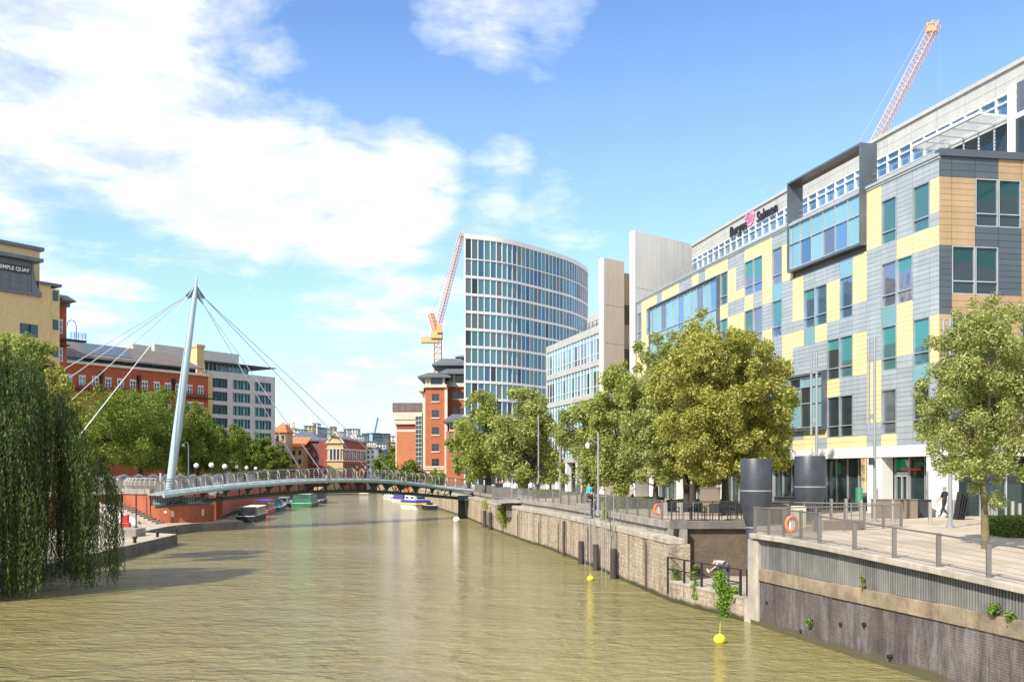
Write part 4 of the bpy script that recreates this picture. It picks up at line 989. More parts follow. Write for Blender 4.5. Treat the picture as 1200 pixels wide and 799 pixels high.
# red stair block
f=lface(60.5,103); S=lambda px:hit(f,px); t=thing('red_brick_wing',(f[0][0],f[0][1],3.9),'narrow red brick wing with an iron balcony next to the yellow building','building')
b=MB(); e=S(78); b.box(f,0.2,e,-9,0,3.9,ZP(357,103)); b.build('wall','red_brick',t)
b=MB(); b.box(f,0.2,e+.3,-9.2,.2,ZP(357,103)+.003,ZP(357,103)+.35); b.build('coping','slate',t)
f2=f
grid(t,f2,[e*.45],[ZP(y,104) for y in (424,391)],.9,1.35,'glass_teal','letter_white',lint='stone_cream')
b=MB(); zb=ZP(400,106); b.box(f2,.1,e+1.9,0,.7,zb-.2,zb); b.box(f2,.1,e,0,.7,ZP(407,105),ZP(407,105)+.12)
for i in range(5): b.box(f2,e+.1+i*.42,e+.14+i*.42,.62,.66,zb,zb+.75)
for z in (.3,.52,.75): b.box(f2,e+.1,e+1.9,.62,.65,zb+z-.03,zb+z); b.box(f2,e+1.86,e+1.9,0,.62,zb+z-.03,zb+z)
o_,u_,n_=f2
arc=[(o_[0]+u_[0]*(e+.1+.5*(1-math.cos(w_))),o_[1]+u_[1]*(e+.1+.5*(1-math.cos(w_))),zb+1.5+.6*math.sin(w_)) for w_ in [math.pi*i/12 for i in range(13)]]+[(o_[0]+u_[0]*(e+1.1),o_[1]+u_[1]*(e+1.1),zb)]
b.tube(arc,.04,5); b.build('balcony','black_paint',t)
# long red brick building
f=lface(78,112); S=lambda px:hit(f,px); e=S(244); zt=ZP(425,112)
t=thing('red_brick_building',(f[0][0],f[0][1],3.9),'long red brick building with a brown sloping roof and a solar panel area','building')
b=MB(); b.box(f,0,e,-16,0,3.9,zt); b.build('wall','red_brick',t)
b=MB(); b.box(f,-.05,e+.2,-.4,.22,zt+.003,zt+.3); b.build('coping','stone_cream',t)
b=MB(); b.box(f,0,e-1.2,-2,-1.0,zt,zt+.95); b.build('clerestory','glass_dark',t)
def q(fr,a,n,z): return (fr[0][0]+fr[1][0]*a+fr[2][0]*n,fr[0][1]+fr[1][1]*a+fr[2][1]*n,z)
zr0,zr1=zt+.9,zt+3.2
b=MB(); b.hexa([q(f,-.5,-.5,zr0),q(f,e-.3,-.5,zr0),q(f,e-1.5,-6,zr1),q(f,-.5,-6,zr1),q(f,-.5,-.5,zr0+.15),q(f,e-.3,-.5,zr0+.15),q(f,e-1.5,-6,zr1+.15),q(f,-.5,-6,zr1+.15)]); b.build('roof','roof_brown',t)
b=MB(); 
def rp(px,s,dz):
    n=lerp(-.5,-6,s); g0=((f[0][0]+f[2][0]*n,f[0][1]+f[2][1]*n,0),f[1],f[2]); return q(f,hit(g0,px),n,lerp(zr0,zr1,s)+.15+dz)
a0,a1,a2,a3=S(92),S(157),S(143),S(84)
b.hexa([rp(100,.2,.01),rp(156,.2,.01),rp(146,.97,.01),rp(89,.97,.01),rp(100,.2,.06),rp(156,.2,.06),rp(146,.97,.06),rp(89,.97,.06)]); b.build('solar_panel','roof_lead',t)
n=14; us=[S(80+i*12.3) for i in range(14) if 80+i*12.3<240]
us=[S(px) for px in (80.5,96,111.5,126.5,141,155.5,169.5,183.5,196.5,208.5,222,235)]
for r_,dz in ((0,2.4),(1,4.55),(2,6.6),(3,8.6)):
    grid(t,f,us if r_==0 else us[-6:],[zt-dz],.78,1.0,'glass_teal','letter_white',lint='stone_cream')
b=MB(); zb=zt-2.7; b.box(f,-.3,e+.7,0,.5,zb-.25,zb-.12); b.box(f,-.3,e+.7,.46,.5,zb+.3,zb+.34)
for i in range(40): b.box(f,e*i/40,e*i/40+.03,.46,.5,zb-.1,zb+.3)
b.build('balcony','black_paint',t)
b=MB()
for px in (118.5,162,203): b=MB(); s=S(px); b.box(f,s-.09,s+.09,.02,.2,zb,zt-1.2); b.box(f,s-.2,s+.2,.02,.3,zt-1.4,zt-.7); b.build('downpipe','black_paint',t)
# yellow stair turret
f=lface(238,137); t=thing('yellow_turret',(f[0][0],f[0][1],3.9),'narrow yellow brick stair turret between red and grey buildings','building')
b=MB(); b.box(f,-.7,hit(f,241.5),-3,-.4,3.9,ZP(407,137)); b.box(f,-.3,hit(f,249),-6,0,3.9,ZP(437,137)); b.build('wall','yellow_brick',t)
b=MB(); b.box(f,-.8,hit(f,241.5)+.1,-3.2,-.3,ZP(407,137)+.003,ZP(407,137)+.4); b.build('coping','stone_sand',t)
# grey office
Yg=140.0; f=lface(246,Yg); S=lambda px:hit(f,px); e=S(322.5); zt=ZP(434,Yg)
t=thing('grey_building',(f[0][0],f[0][1],3.9),'pale grey stone office block with a glazed top storey and thin overhanging roof','building')
b=MB(); b.box(f,-.5,e,-18,-.25,3.9,zt-.02)
cols=[(S(249),S(266.5)),(S(273),S(293)),(S(298.5),S(317.5))]; fl=[zt-2.35-i*1.9 for i in range(7)]
us=[-.5]+[v for c in cols for v in c]+[e]
for i in range(0,len(us),2): b.box(f,us[i],us[i+1],-.25,0,3.9,zt)
for (a,c) in cols:
    prev=zt
    for z in fl: b.box(f,a,c,-.25,0,z+1.35,prev); prev=z
    b.box(f,a,c,-.25,0,3.9,prev)
b.build('wall','stone_grey',t)
for (a,c) in cols:
    for z in fl[:6]:
        window(t,f,a+.01,c-.01,z,z+1.35,z+1.35*.78,'glass_teal',None,rec=-.18,fm='frame_dark',mull=[lerp(a,c,x) for x in (.2,.42,.58,.8)])
b=MB(); b.box(f,.2,e-4,-14,-1.5,zt,zt+1.2); o=b.build('top_storey','glass_teal',t)
b=MB(); 
for i in range(12): s=lerp(.2,e-4,i/11); b.box(f,s-.04,s+.04,-1.5,-1.4,zt,zt+1.2)
b.build('mullion','alu_white',o)
b=MB(); b.box(f,-1,e-.1,-15,.4,zt+1.22,zt+1.36); b.build('roof','slate',t)
f=lface(165,170); t=thing('rooftop_plant',(f[0][0],f[0][1],3.9),'plain white clad block rising behind the brown roof and grey building','building')
b=MB(); b.box(f,hit(f,181),hit(f,280),-12,0,3.9,ZP(401,170)); b.box(f,hit(f,160),hit(f,180.5),-12,-1,3.9,ZP(403,170)); b.build('cladding','white_cladding',t)
LB_K=1.8
for nm in ('yellow_building','building_sign.001','red_brick_wing','red_brick_building','yellow_turret','grey_building','rooftop_plant'):
    o=bpy.data.objects[nm]; l=o.location; o.location=(l.x*LB_K,l.y*LB_K,CZ+(l.z-CZ)*LB_K); o.scale=(LB_K,)*3
# ---------------------------------------------------------------- far town
def block(px0,px1,pyt,Y,dep,wm,label,roof=None,name='house',wins=None,pyb=556,cat='building',wz=None,rz=0,gm='glass_dark'):
    x0,x1=PX(px0,Y),PX(px1,Y); zt=ZP(pyt,Y); z0=1.2
    t=thing(name,((x0+x1)/2,Y,z0),label,cat); b=MB(); b.prism([(x0,Y),(x1,Y),(x1,Y+dep),(x0,Y+dep)],z0-4,zt); b.build('wall',wm,t)
    if roof:
        kind,rm,pr=roof; b=MB(); zz=ZP(pr,Y); w=(x1-x0)
        if kind=='gable':  # gable faces the viewer
            o=.03*w; b.hexa([(x0-o,Y-.3,zt),((x0+x1)/2,Y-.3,zz-.01),((x0+x1)/2,Y+dep,zz-.01),(x0-o,Y+dep,zt),(x0-o,Y-.3,zt+.5),((x0+x1)/2,Y-.3,zz+.5),((x0+x1)/2,Y+dep,zz+.5),(x0-o,Y+dep,zt+.5)])
            b.hexa([((x0+x1)/2,Y-.3,zz-.01),(x1+o,Y-.3,zt),(x1+o,Y+dep,zt),((x0+x1)/2,Y+dep,zz-.01),((x0+x1)/2,Y-.3,zz+.5),(x1+o,Y-.3,zt+.5),(x1+o,Y+dep,zt+.5),((x0+x1)/2,Y+dep,zz+.5)])
            q_=MB(); q_.hexa([(x0,Y,zt+.01),(x1,Y,zt+.01),(x1,Y+.5,zt+.01),(x0,Y+.5,zt+.01),((x0+x1)/2-.1,Y,zz-.2),((x0+x1)/2+.1,Y,zz-.2),((x0+x1)/2+.1,Y+.5,zz-.2),((x0+x1)/2-.1,Y+.5,zz-.2)]); q_.build('gable',wm,t)
        elif kind=='slope': b.hexa([(x0-.5,Y-.6,zt),(x1+.5,Y-.6,zt),(x1+.5,Y+dep,zz),(x0-.5,Y+dep,zz),(x0-.5,Y-.6,zt+.4),(x1+.5,Y-.6,zt+.4),(x1+.5,Y+dep,zz+.4),(x0-.5,Y+dep,zz+.4)])
        elif kind=='hip': hip(b,x0,x1,Y,Y+dep,zt,zz,ov=.6,ridge=.3)
        elif kind=='flat': b.prism([(x0-.5,Y-.5),(x1+.5,Y-.5),(x1+.5,Y+dep),(x0-.5,Y+dep)],zt,zz)
        b.build('roof',rm,t)
    if wins:
        nc,nr,wm_=wins; fr=((x0,Y,0),(1,0),(0,-1)); W=x1-x0; ztop=zt-(zt-max(z0,ZP(pyb,Y)))*.04; zb=max(z0+2,ZP(pyb,Y)); H=(ztop-zb)/nr
        for j in range(nr):
            for i in range(nc):
                w=MB(); w.box(fr,W*(i+.25)/nc,W*(i+.75)/nc,0,.06,zb+H*(j+.25),zb+H*(j+.8)); w.build('window',wm_ or gm,t)
    return t
block(322,334.5,505.5,300,10,'stone_sand','sandstone tower house with an orange hipped roof right of the grey office',('hip','tile_orange',496),'tower_house',(2,4,'glass_dark'))
block(334,355,524,310,12,'stone_sand','low sandstone house with a bright orange tiled roof',('slope','tile_orange',512),'house',(3,3,'glass_dark'))
block(336,374,516,345,14,'glass_slate','dark glass building with a curved metal roof behind the orange roofs',('hip','roof_lead',505),'glass_pavilion')
t=block(355.5,380,517,318,26,'red_brick_dark','dark red brick warehouse beside the orange roofed house',('slope','roof_lead',511),'warehouse',(5,4,'glass_slate'))
block(380,385,527,330,12,'stone_grey','thin grey block squeezed left of the gabled stone hall',None,'house')
t=block(383.5,402,519,300,8,'stone_sand','stone fronted hall with a pediment gable facing the river',('gable','stone_cream',507),'stone_hall')
x0,x1=PX(383.5,300),PX(402,300); fr=((x0,300,0),(1,0),(0,-1)); W=x1-x0
b=MB(); b.box(fr,-.4,W+.4,0,.5,ZP(519,300),ZP(517.5,300)); b.box(fr,-.2,W+.2,0,.4,ZP(526,300),ZP(524.6,300)); b.box(fr,-.2,W+.2,0,.4,ZP(540,300),ZP(538.8,300))
b.build('cornice','stone_cream',t)
for i in range(3): w=MB(); w.box(fr,W*(.2+i*.22),W*(.2+i*.22)+.95*W/6,0,.1,ZP(538.5,300),ZP(527,300)); w.build('window','glass_dark',t)
for i in range(4): w=MB(); w.box(fr,W*(.12+i*.22),W*(.12+i*.22)+.3,.1,.45,ZP(538.7,300),ZP(526.1,300)); w.build('pilaster','stone_cream',t)
t=thing('brick_hall',(PX(415,300),300,1),'long brown brick hall with a row of pointed arched windows','building')
A=(PX(402,300)+.02,300.2); B=(PX(429,318),318); fr,L=frm(A,B,out=(.3,-1)); zt=ZP(516,305)
b=MB(); b.box(fr,0,L,-8,0,-3,zt); b.build('wall','red_brick_dark',t)
b=MB(); b.hexa([q(fr,-.2,.4,zt),q(fr,L,.4,zt-.6),q(fr,L,-6,zt+1.2),q(fr,-3,-6,ZP(507,305)),q(fr,-.2,.4,zt+.4),q(fr,L,.4,zt-.2),q(fr,L,-6,zt+1.6),q(fr,-3,-6,ZP(507,305)+.4)]); b.build('roof','slate',t)
b=MB(); b.box(fr,0,L,0,.2,ZP(528,305)+.2,ZP(526.8,305)+.2); b.box(fr,0,L,0,.2,ZP(540.5,305),ZP(539.5,305)); b.build('string_course','stone_cream',t)
for r_,(zy,h) in enumerate(((539,2.7),(552,2.4))):
    for i in range(6):
        u0=L*(i+.5)/6; b=MB(); z=ZP(zy,305); w_=L/6*.27
        pts=[q(fr,u0+w_*math.cos(a),.14,z+h-.6+w_*1.3*math.sin(a)) for a in [math.pi*k_/8 for k_ in range(9)]]
        b.tube([q(fr,u0+w_,.14,z)]+pts+[q(fr,u0-w_,.14,z)],.13,5); o=b.build('window','stone_cream' if r_==0 else 'brown_brick',t)
        g=MB(); g.box(fr,u0-w_+.05,u0+w_-.05,0,.06,z,z+h-.3); g.build('pane','glass_dark',o)
block(429.5,439,525.5,320,14,'white_paint','narrow white building with dark vertical window strips',('flat','slate',523.5),'white_house',(2,5,'glass_dark'))
block(439,449,528,330,14,'panel_slate','dark slate blue building next to the narrow white one',('flat','slate',526),'dark_house',(3,5,'stone_cream'))
block(447,465,532,345,16,'white_cladding','low white building behind the riverside trees',('flat','slate',530),'white_house',(4,3,'glass_dark'))
# hill town
hill=MB(); R.seed(4)
hx=[-760+i*55 for i in range(29)]; hy=[430,520,620,760,950]
hz=[3,9,19,30,34]
gv={}
for j,y in enumerate(hy):
    for i,x in enumerate(hx): gv[(i,j)]=(x,y,hz[j]*(1.0-.35*max(0,min(1,(x+60)/260)))+R.uniform(-1.5,1.5)*(j>0))
for j in range(len(hy)-1):
    for i in range(len(hx)-1): hill.face([gv[(i,j)],gv[(i+1,j)],gv[(i+1,j+1)],gv[(i,j+1)]])
tag(hill.build('hill','hill_green'),kind='structure')
HB=[(326,345,502,640,'stone_grey','grey stone mansion block on the hill with three chimney towers',3,2),(345,356,503,560,'white_cladding','pale flat block on the hill left of the square towers',3,3),
(356,366,499,600,'stone_sand','sandy block with a flat roof on the hill',2,4),(366,372,496,640,'stone_grey','narrow grey tower block on the hill skyline',1,5),(372,379,501,560,'panel_slate','dark slate block below the skyline tower',3,4),
(379,386,503,600,'stone_grey','mid grey ribbed block on the hill right of the dark one',4,3),(386,391,500,640,'stone_sand','thin tan tower on the hill above the gabled hall',1,4),(396,402,506,560,'white_cladding','small white house on the hill right of the hall gable',2,3),
(402,407,503,600,'white_paint','bright white slab with a mast on the hill',1,3),(407,419,502.5,620,'stone_grey','wide pale grey block at the top of the hill',4,2),(418,426,510,480,'white_cladding','white block stepping down the hill above the brick hall',3,3),
(424,433,508,560,'glass_slate','bluish glazed block on the hill',4,3),(431,444,507.5,620,'tower_b','long blue glass block on the skyline left of the far trees',5,2),(440,449,511,500,'panel_slate','dark blue office block low on the hill',3,3),
(446,455,508,640,'roof_brown','brown flat roofed block near the right end of the hill',3,2),(451,463,518,430,'stone_sand','tan stone terrace at the foot of the hill',5,2),(430,441,517,440,'stone_grey','grey flat roofed block in front of the blue glass one',4,2),(441,452,519,420,'white_cladding','white roofed block at the hill foot',3,2),(455,470,511,700,'stone_grey','faint grey block at the far right of the hill',4,2)]
for (a,c,py,Y,m,l,nc,nr) in HB:
    zt=ZP(py,Y); block(a,c,py,Y,12,m,l,('flat','slate',py-.5),'hill_house',(nc,nr,'glass_dark'),pyb=py+nr*3.2)
for i,px in enumerate((330,336.5,342.5)):
    b=MB(); Y=642; b.bx((PX(px,Y),Y+4,0),1.7,1.7,20,ZP(494+i%2,Y)); tag(b.build('chimney_tower','stone_sand'),'%s of the three square stone towers on the hill skyline'%(('left','middle','right')[i]),'tower','square stone towers')
b=MB(); lattice(b,PT(438.5,510,600),PT(443,489,600),.7,10,r=.1); tag(b.build('tower_crane','frame_dark'),'thin dark crane jib on the far skyline','crane')
# ---------------------------------------------------------------- footbridge
BPc=[(-37.3,102.6),(-33.3,106.6),(-29.0,110.6),(-20.6,120.0),(-12.9,130.6),(-5.9,134.4)]
bc=crom(BPc,30); bl=[0]
for a,c in zip(bc,bc[1:]): bl.append(bl[-1]+(c-a).length)
BL=bl[-1]
def bpt(s):
    s=max(0,min(BL-1e-4,s))
    for i in range(len(bl)-1):
        if bl[i+1]>=s: 
            p=bc[i].lerp(bc[i+1],(s-bl[i])/(bl[i+1]-bl[i])); d=(bc[i+1]-bc[i]).normalized(); return p,V((d.y,-d.x,0))  # n = right side, towards viewer
def bz(s): 
    t=s/BL; return 3.75+1.75*math.sin(math.pi*min(1,max(0,(t*.9+.04))))**1.0-.15*t
t=thing('footbridge',(-20,120,4),'curved pale blue steel footbridge with hooped railings hung from a leaning mast','bridge')
HW=1.75; n=80
b=MB()
for i in range(n):
    s0,s1=BL*i/n,BL*(i+1)/n; (p,m),(p2,m2)=bpt(s0),bpt(s1); z,z2=bz(s0),bz(s1)
    b.hexa([p+m*HW+V((0,0,z-.14)),p2+m2*HW+V((0,0,z2-.14)),p2-m2*HW+V((0,0,z2-.14)),p-m*HW+V((0,0,z-.14)),p+m*HW+V((0,0,z)),p2+m2*HW+V((0,0,z2)),p2-m2*HW+V((0,0,z2)),p-m*HW+V((0,0,z))])
b.build('deck','concrete',t)
b=MB()
for sd in (1,-1):
    b.tube([bpt(BL*i/n)[0]+bpt(BL*i/n)[1]*sd*(HW+.12)+V((0,0,bz(BL*i/n)-.12)) for i in range(n+1)],.26,10)
b.build('edge_beam','steel_blue',t,smooth=True)
b=MB(); lo=[bpt(BL*i/n)[0]+V((0,0,bz(BL*i/n)-1.45+ .25*abs(i/n-.5))) for i in range(n+1)]
b.tube(lo,.2,10); b.build('bottom_chord','steel_green',t,smooth=True)
b=MB(); k=17
for i in range(1,k):
    s=BL*i/k; p,m=bpt(s); z=bz(s)
    for sd in (1,-1):
        q0=p+m*sd*HW+V((0,0,z-.2)); s2=min(BL,max(0,s-1.1)); pp,_=bpt(s2); q1=pp+V((0,0,bz(s2)-1.4))
        b.cyl(q0,q1,.07,seg=6)
    b.cyl(p+m*HW+V((0,0,z-.22)),p-m*HW+V((0,0,z-.22)),.1,seg=6)
    b.face([p+m*.95+V((0,0,z-.2)),p-m*.95+V((0,0,z-.2)),p+V((0,0,z-1.35))])
b.build('brace','steel_green',t,recalc=False)
b=MB(); rails=[(.30,1.28),(.42,.85),(.34,.45)]; cnt=int(BL/1.32)
hz_=[(.12,-.05),(.34,.25),(.47,.62),(.44,.98),(.28,1.22),(.02,1.30)]
for i in range(cnt+1):
    s=BL*i/cnt; p,m=bpt(s); z=bz(s)
    for sd in (1,-1):
        b=MB(); b.tube([p+m*sd*(HW+a)+V((0,0,z+h)) for a,h in hz_],.036,6); b.build('hoop','steel_pale',t,smooth=True)
b=MB()
for sd in (1,-1):
    for (a,h,r_) in ((.03,1.3,.04),(.44,.98,.02),(.48,.7,.02),(.40,.4,.02),(.24,.15,.02)):
        b.tube([bpt(BL*i/n)[0]+bpt(BL*i/n)[1]*sd*(HW+a)+V((0,0,bz(BL*i/n)+h)) for i in range(n+1)],r_,6)
b.build('handrail','steel_post',t)
p,m=bpt(BL); b=MB()
b.bx((-6.9,134.6,0),.95,.8,-.6,2.55); b.build('pier','pile_wood',t)
b=MB(); b.bx((-6.6,134.5,0),1.6,3.6,2.52,3.1); b.build('pier_cap','steel_green',t)
MBp=V((PX(197.5,106.5),106.5,3.6)); MT=PT(231.5,321,109.0); md=(MT-MBp)
b=MB(); top=MBp+md*.895
b.tube([MBp,MBp+md*.3,MBp+md*.6,top],[.42,.47,.40,.30],20); b.tube([top,top+md*.03,MT],[.30,.2,.04],12)
b.build('mast','steel_blue',t,smooth=True)
b=MB(); b.cyl(MBp-V((0,0,.3)),MBp+V((0,0,.35)),.8,.62,20); b.build('mast_base','steel_teal',t)
hd=MBp+md*.93; b=MB()
anch=[(324,556,1),(346.5,545,-1),(416,553,1),(430,543,-1)]
L_anch=[(-165,577,112),(-110,577,108),(-35,577,101),(40,578,95)]
tips=[]
def lug(d,l=1.1,dz=-.7): 
    tip=hd+V(d).normalized()*l+V((0,0,dz)); b.hexa([hd+V((-.1,-.05,.5)),hd+V((.1,-.05,.5)),tip+V((.05,-.05,.12)),tip+V((-.05,-.05,.12)),hd+V((-.1,.05,-.6)),hd+V((.1,.05,-.6)),tip+V((.05,.05,-.1)),tip+V((-.05,.05,-.1))]); return tip
tr=[lug((1,.7,0),1.0,-.9),lug((1,.3,0),.8,-1.6)]; tl=[lug((-1,-.3,0),1.0,-.8),lug((-1,-.9,0),.9,-1.1)]
b.build('mast_head','steel_teal',t)
b=MB()
# deck anchors: station pairs on both edges
def station(px):
    best=None
    for i in range(400):
        s=BL*i/400; p,m=bpt(s)
        for sd in (1,-1):
            q_=p+m*sd*(HW+.2); d=abs(q_.x/q_.y*F+600-px)
            if best is None or (d,sd)<best[:2]: best=(d,sd,s,q_)
    return best
for (s_,sd,tip) in ((BL*.44,1,tr[1]),(BL*.44,-1,tr[1]),(BL*.72,1,tr[0]),(BL*.72,-1,tr[0])):
    p,m=bpt(s_); b.cyl(tip,p+m*sd*(HW+.25)+V((0,0,bz(s_)+.1)),.05,seg=5)
for (px,py,Y),tip in zip(L_anch,(tl[0],tl[0],tl[0],tl[1])): b.cyl(tip,PT(px,py,Y),.05,seg=5)
b.build('cable','cable',t)
b=MB()
for s_ in (BL*.44,BL*.72):
    p,m=bpt(s_)
    for sd in (1,-1): q0=p+m*sd*(HW+.25); b.cyl(q0+V((0,0,bz(s_)-.4)),q0+V((0,0,bz(s_)+.6)),.13,.08,8)
b.build('cable_anchor','steel_pale',t)
# ---------------------------------------------------------------- bastion, steps, wall
def arcpts(c,r,a0,a1,n): return [(c[0]+r*math.cos(rad(lerp(a0,a1,i/n))),c[1]+r*math.sin(rad(lerp(a0,a1,i/n)))) for i in range(n+1)]
bcn=(-37.6,109.0)
t=thing('bastion',(bcn[0],bcn[1],.9),'rounded orange brick abutment with a pale coping carrying the footbridge','abutment')
b=MB(); pa_=arcpts(bcn,5.2,175,262,16); b.prism(pa_+[bcn],.85,3.95); pb_=arcpts(bcn,5.1,262,345,16); b.prism(pb_+[bcn],.85,2.75); b.build('brickwork','bastion_brick',t,recalc=True)
b=MB(); b.prism(arcpts(bcn,5.35,175,262.5,16)+arcpts(bcn,4.4,262.5,175,16),3.953,4.5); b.build('coping','concrete',t)
b=MB(); b.prism(arcpts(bcn,4.3,262,345,12)+[bcn],2.76,3.6); b.build('recess','steel_green',t)
b=MB()
for a in range(263,346,2):
    x,y=bcn[0]+4.95*math.cos(rad(a)),bcn[1]+4.95*math.sin(rad(a)); b.bx((x,y,0),.05,.05,2.76,3.75,0,rad(a))
for z in (2.95,3.7): b.tube([(x,y,z) for x,y in arcpts(bcn,4.95,263,345,20)],.03,5)
b.build('grille','steel_blue',t)
b=MB()
for a,z,h in ((280,1.9,.3),(288,1.55,.6),(325,1.6,.7)):
    x,y=bcn[0]+5.1*math.cos(rad(a)),bcn[1]+5.1*math.sin(rad(a)); b.bx((x,y,0),.3,.08,z,z+h,0,rad(a+90))
b.build('lime_stain','stone_cream',t)
t=thing('terrace_railing',(bcn[0],bcn[1]-5,4.5),'curved metal railing on top of the round brick abutment','railing')
ap=arcpts(bcn,4.9,170,268,14); b=MB()
for i,(x,y) in enumerate(ap[::1]):
    u=((x-bcn[0])/4.9,(y-bcn[1])/4.9); b.tube([(x,y,4.5),(x+u[0]*.25,y+u[1]*.25,4.9),(x+u[0]*.22,y+u[1]*.22,5.3),(x-u[0]*.05,y-u[1]*.05,5.6)],.045,6)
b.build('post','steel_pale',t); b=MB()
for (r_,z,w_) in ((4.87,5.6,.05),(5.13,5.25,.025),(5.14,4.95,.025)): b.tube([(x,y,z) for x,y in arcpts(bcn,r_,170,268,20)],w_,6)
b.build('handrail','steel_pale',t)
t=thing('stone_steps',(-41,102.5,.9),'flight of pale stone steps climbing left beside the round brick abutment','steps')
b=MB()
for i in range(12):
    x1=-36.9-i*.42; b.prism([(x1-.42,101.6),(x1,101.6),(x1,104.5),(x1-.42,104.5)],.9,1.07+i*.19)
b.build('step','coping_stone',t); b=MB(); b.hexa([(-42.5,101.0,.9),(-38.6,101.0,.9),(-38.6,101.5,.9),(-42.5,101.5,.9),(-42.5,101.0,3.2),(-38.6,101.0,1.3),(-38.6,101.5,1.3),(-42.5,101.5,3.2)]); b.build('side_wall','concrete_pale',t)
for px,py0,py1,l in ((142,622,577,'left of the two slim dark posts by the stone steps'),(159.5,618,580,'right slim dark post in front of the brick abutment')):
    Y=F*5.2/(py0-HZ); x=PX(px,Y); b=MB(); b.cyl((x,Y,.9),(x,Y,ZP(py1,Y)),.07,seg=8); b.bx((x,Y,0),.3,.3,.9,1.0); b.bx((x,Y,0),.45,.12,ZP(py1,Y),ZP(py1,Y)+.08); tag(b.build('post','black_paint',loc=(x,Y,.9)),l,'post')
b=MB(); b.bx((PX(140,82),82,0),3.6,2.2,.9,1.55); tag(b.build('stone_block','concrete',bevel=.04),'low square concrete plinth on the left quayside behind the willow','plinth')
b=MB(); x,y=PX(146.5,96),96; b.bx((x,y,0),1.0,.6,.9,1.35);b.bx((x,y,0),.7,.5,1.352,2.1); tag(b.build('waste_bin','boat_red',bevel=.05),'red bin at the foot of the stone steps','bin')
for px,py,l in ((158,636,'black mooring bollard nearer the willow on the left quay'),(184.5,629,'black mooring bollard near the tip of the left quay'),(206,625.5,'small black bollard at the very tip of the left quay')):
    p=G(px,py,.9); b=MB(); b.lathe((p.x,p.y,.9),[(.13,0),(.12,.32),(.19,.36),(.19,.46),(.1,.5)],12); tag(b.build('mooring_bollard','black_paint',loc=p,smooth=True),l,'bollard','mooring bollards on the left quay')
t=thing('river_wall',(-40,140,.9),'long orange red brick river wall behind the moored boats','wall')
WL=[(-32.9,111.6),(-37.6,125),(-41.3,145),(-46,180),(-50,210),(-62.3,290)]
b=MB();c=MB()
for a,e in zip(WL,WL[1:]):
    fr,L=frm(a,e,out=(1,-.2)); b.box(fr,-.02,L,-1,0,.5,3.6); c.box(fr,-.02,L,-1.05,.08,3.604,3.95)
b.build('brickwork','bastion_brick',t); c.build('coping','concrete',t)
rail_run('terrace_railing',[(a[0]-.4,a[1]) for a in WL],'long metal railing on top of the brick river wall',sp=2.2,bars=0,z0=3.95,mat_='steel_pale')
# arcade in shade under the trees
t=thing('arcade',(-48,128,3.9),'low shaded stone arcade with round arches under the plane trees','arcade')
b=MB(); fr,L=frm((-54,124),(-44,150),out=(1,-.5)); n=10; st=L/n
for i in range(n):
    c0=st*(i+.5)
    b.box(fr,st*i,st*i+.5,-.5,0,3.9,5.0); pts=[]
    for k_ in range(9):
        a=math.pi*k_/8; pts.append(q(fr,c0+(st/2-.2)*math.cos(a),-.2,4.9+1.0*math.sin(a)))
    b.tube(pts,.2,6)
b.box(fr,0,L,-1.0,-.6,3.9,5.8); b.build('arches','stone_grey',t)
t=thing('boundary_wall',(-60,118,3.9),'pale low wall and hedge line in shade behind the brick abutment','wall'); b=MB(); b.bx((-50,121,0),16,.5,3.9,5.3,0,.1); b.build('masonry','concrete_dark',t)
# globe lamps
def lampY(px):
    if px<266: return 114+(px-230)*.12
    r=(px-600)/F
    for a,e in zip(WL,WL[1:]):
        for k_ in range(80):
            x,y=lerp(a[0],e[0],k_/80)-1.3,lerp(a[1],e[1],k_/80)
            if x/y>=r and (x/y-r)<.008: return y
            
    return 200
gl=[(230,545.3),(247.7,544.7),(263.4,546.4),(277.2,547),(289,547.9),(299.6,548.7),(308.7,549.4),(317,549.8),(324.3,551),(331.7,551.3)]
wd_='first second third fourth fifth sixth seventh eighth ninth tenth'.split()
for i,(px,py) in enumerate(gl):
    Y=lampY(px); x=PX(px,Y); z=ZP(py,Y); t=thing('globe_lamp',(x,Y,3.9),'white globe lamp on a dark post on the left terrace, %s from the mast'%wd_[i],'street lamp','white globe lamps along the left terrace')
    b=MB(); b.lathe((x,Y,3.9),[(.12,0),(.1,.25),(.05,.3),(.05,z-4.2)],8); b.build('post','black_paint',t)
    b=MB(); b.ball((x,Y,z),.30,seg=16); b.build('globe','globe_white',t,smooth=True)
x,Y=PX(220.8,108),108; t=thing('street_lamp',(x,Y,3.9),'grey swan neck street lamp standing right of the leaning mast','street lamp'); z=ZP(518,Y); b=MB()
b.tube([(x,Y,3.9),(x,Y,z-.4),(x-.1,Y,z-.08),(x-.4,Y,z),(x-.55,Y,z-.2)],[.09,.07,.06,.05,.05],8); b.build('pole','pole_grey',t,smooth=True); b=MB(); b.ball((x-.57,Y,z-.33),.15,.15,.16); b.build('lamp_head','stainless',t,smooth=True)
x,Y=PX(188,104.5),104.5; t=thing('direction_sign',(x,Y,4.5),'thin pale signpost standing left of the leaning mast','sign'); b=MB(); b.cyl((x,Y,4.3),(x,Y,ZP(554,Y)),.05,seg=6); b.build('pole','steel_pale',t); b=MB(); b.bx((x,Y,0),.18,.05,ZP(563,Y),ZP(554,Y)); b.build('plate','frame_light',t)
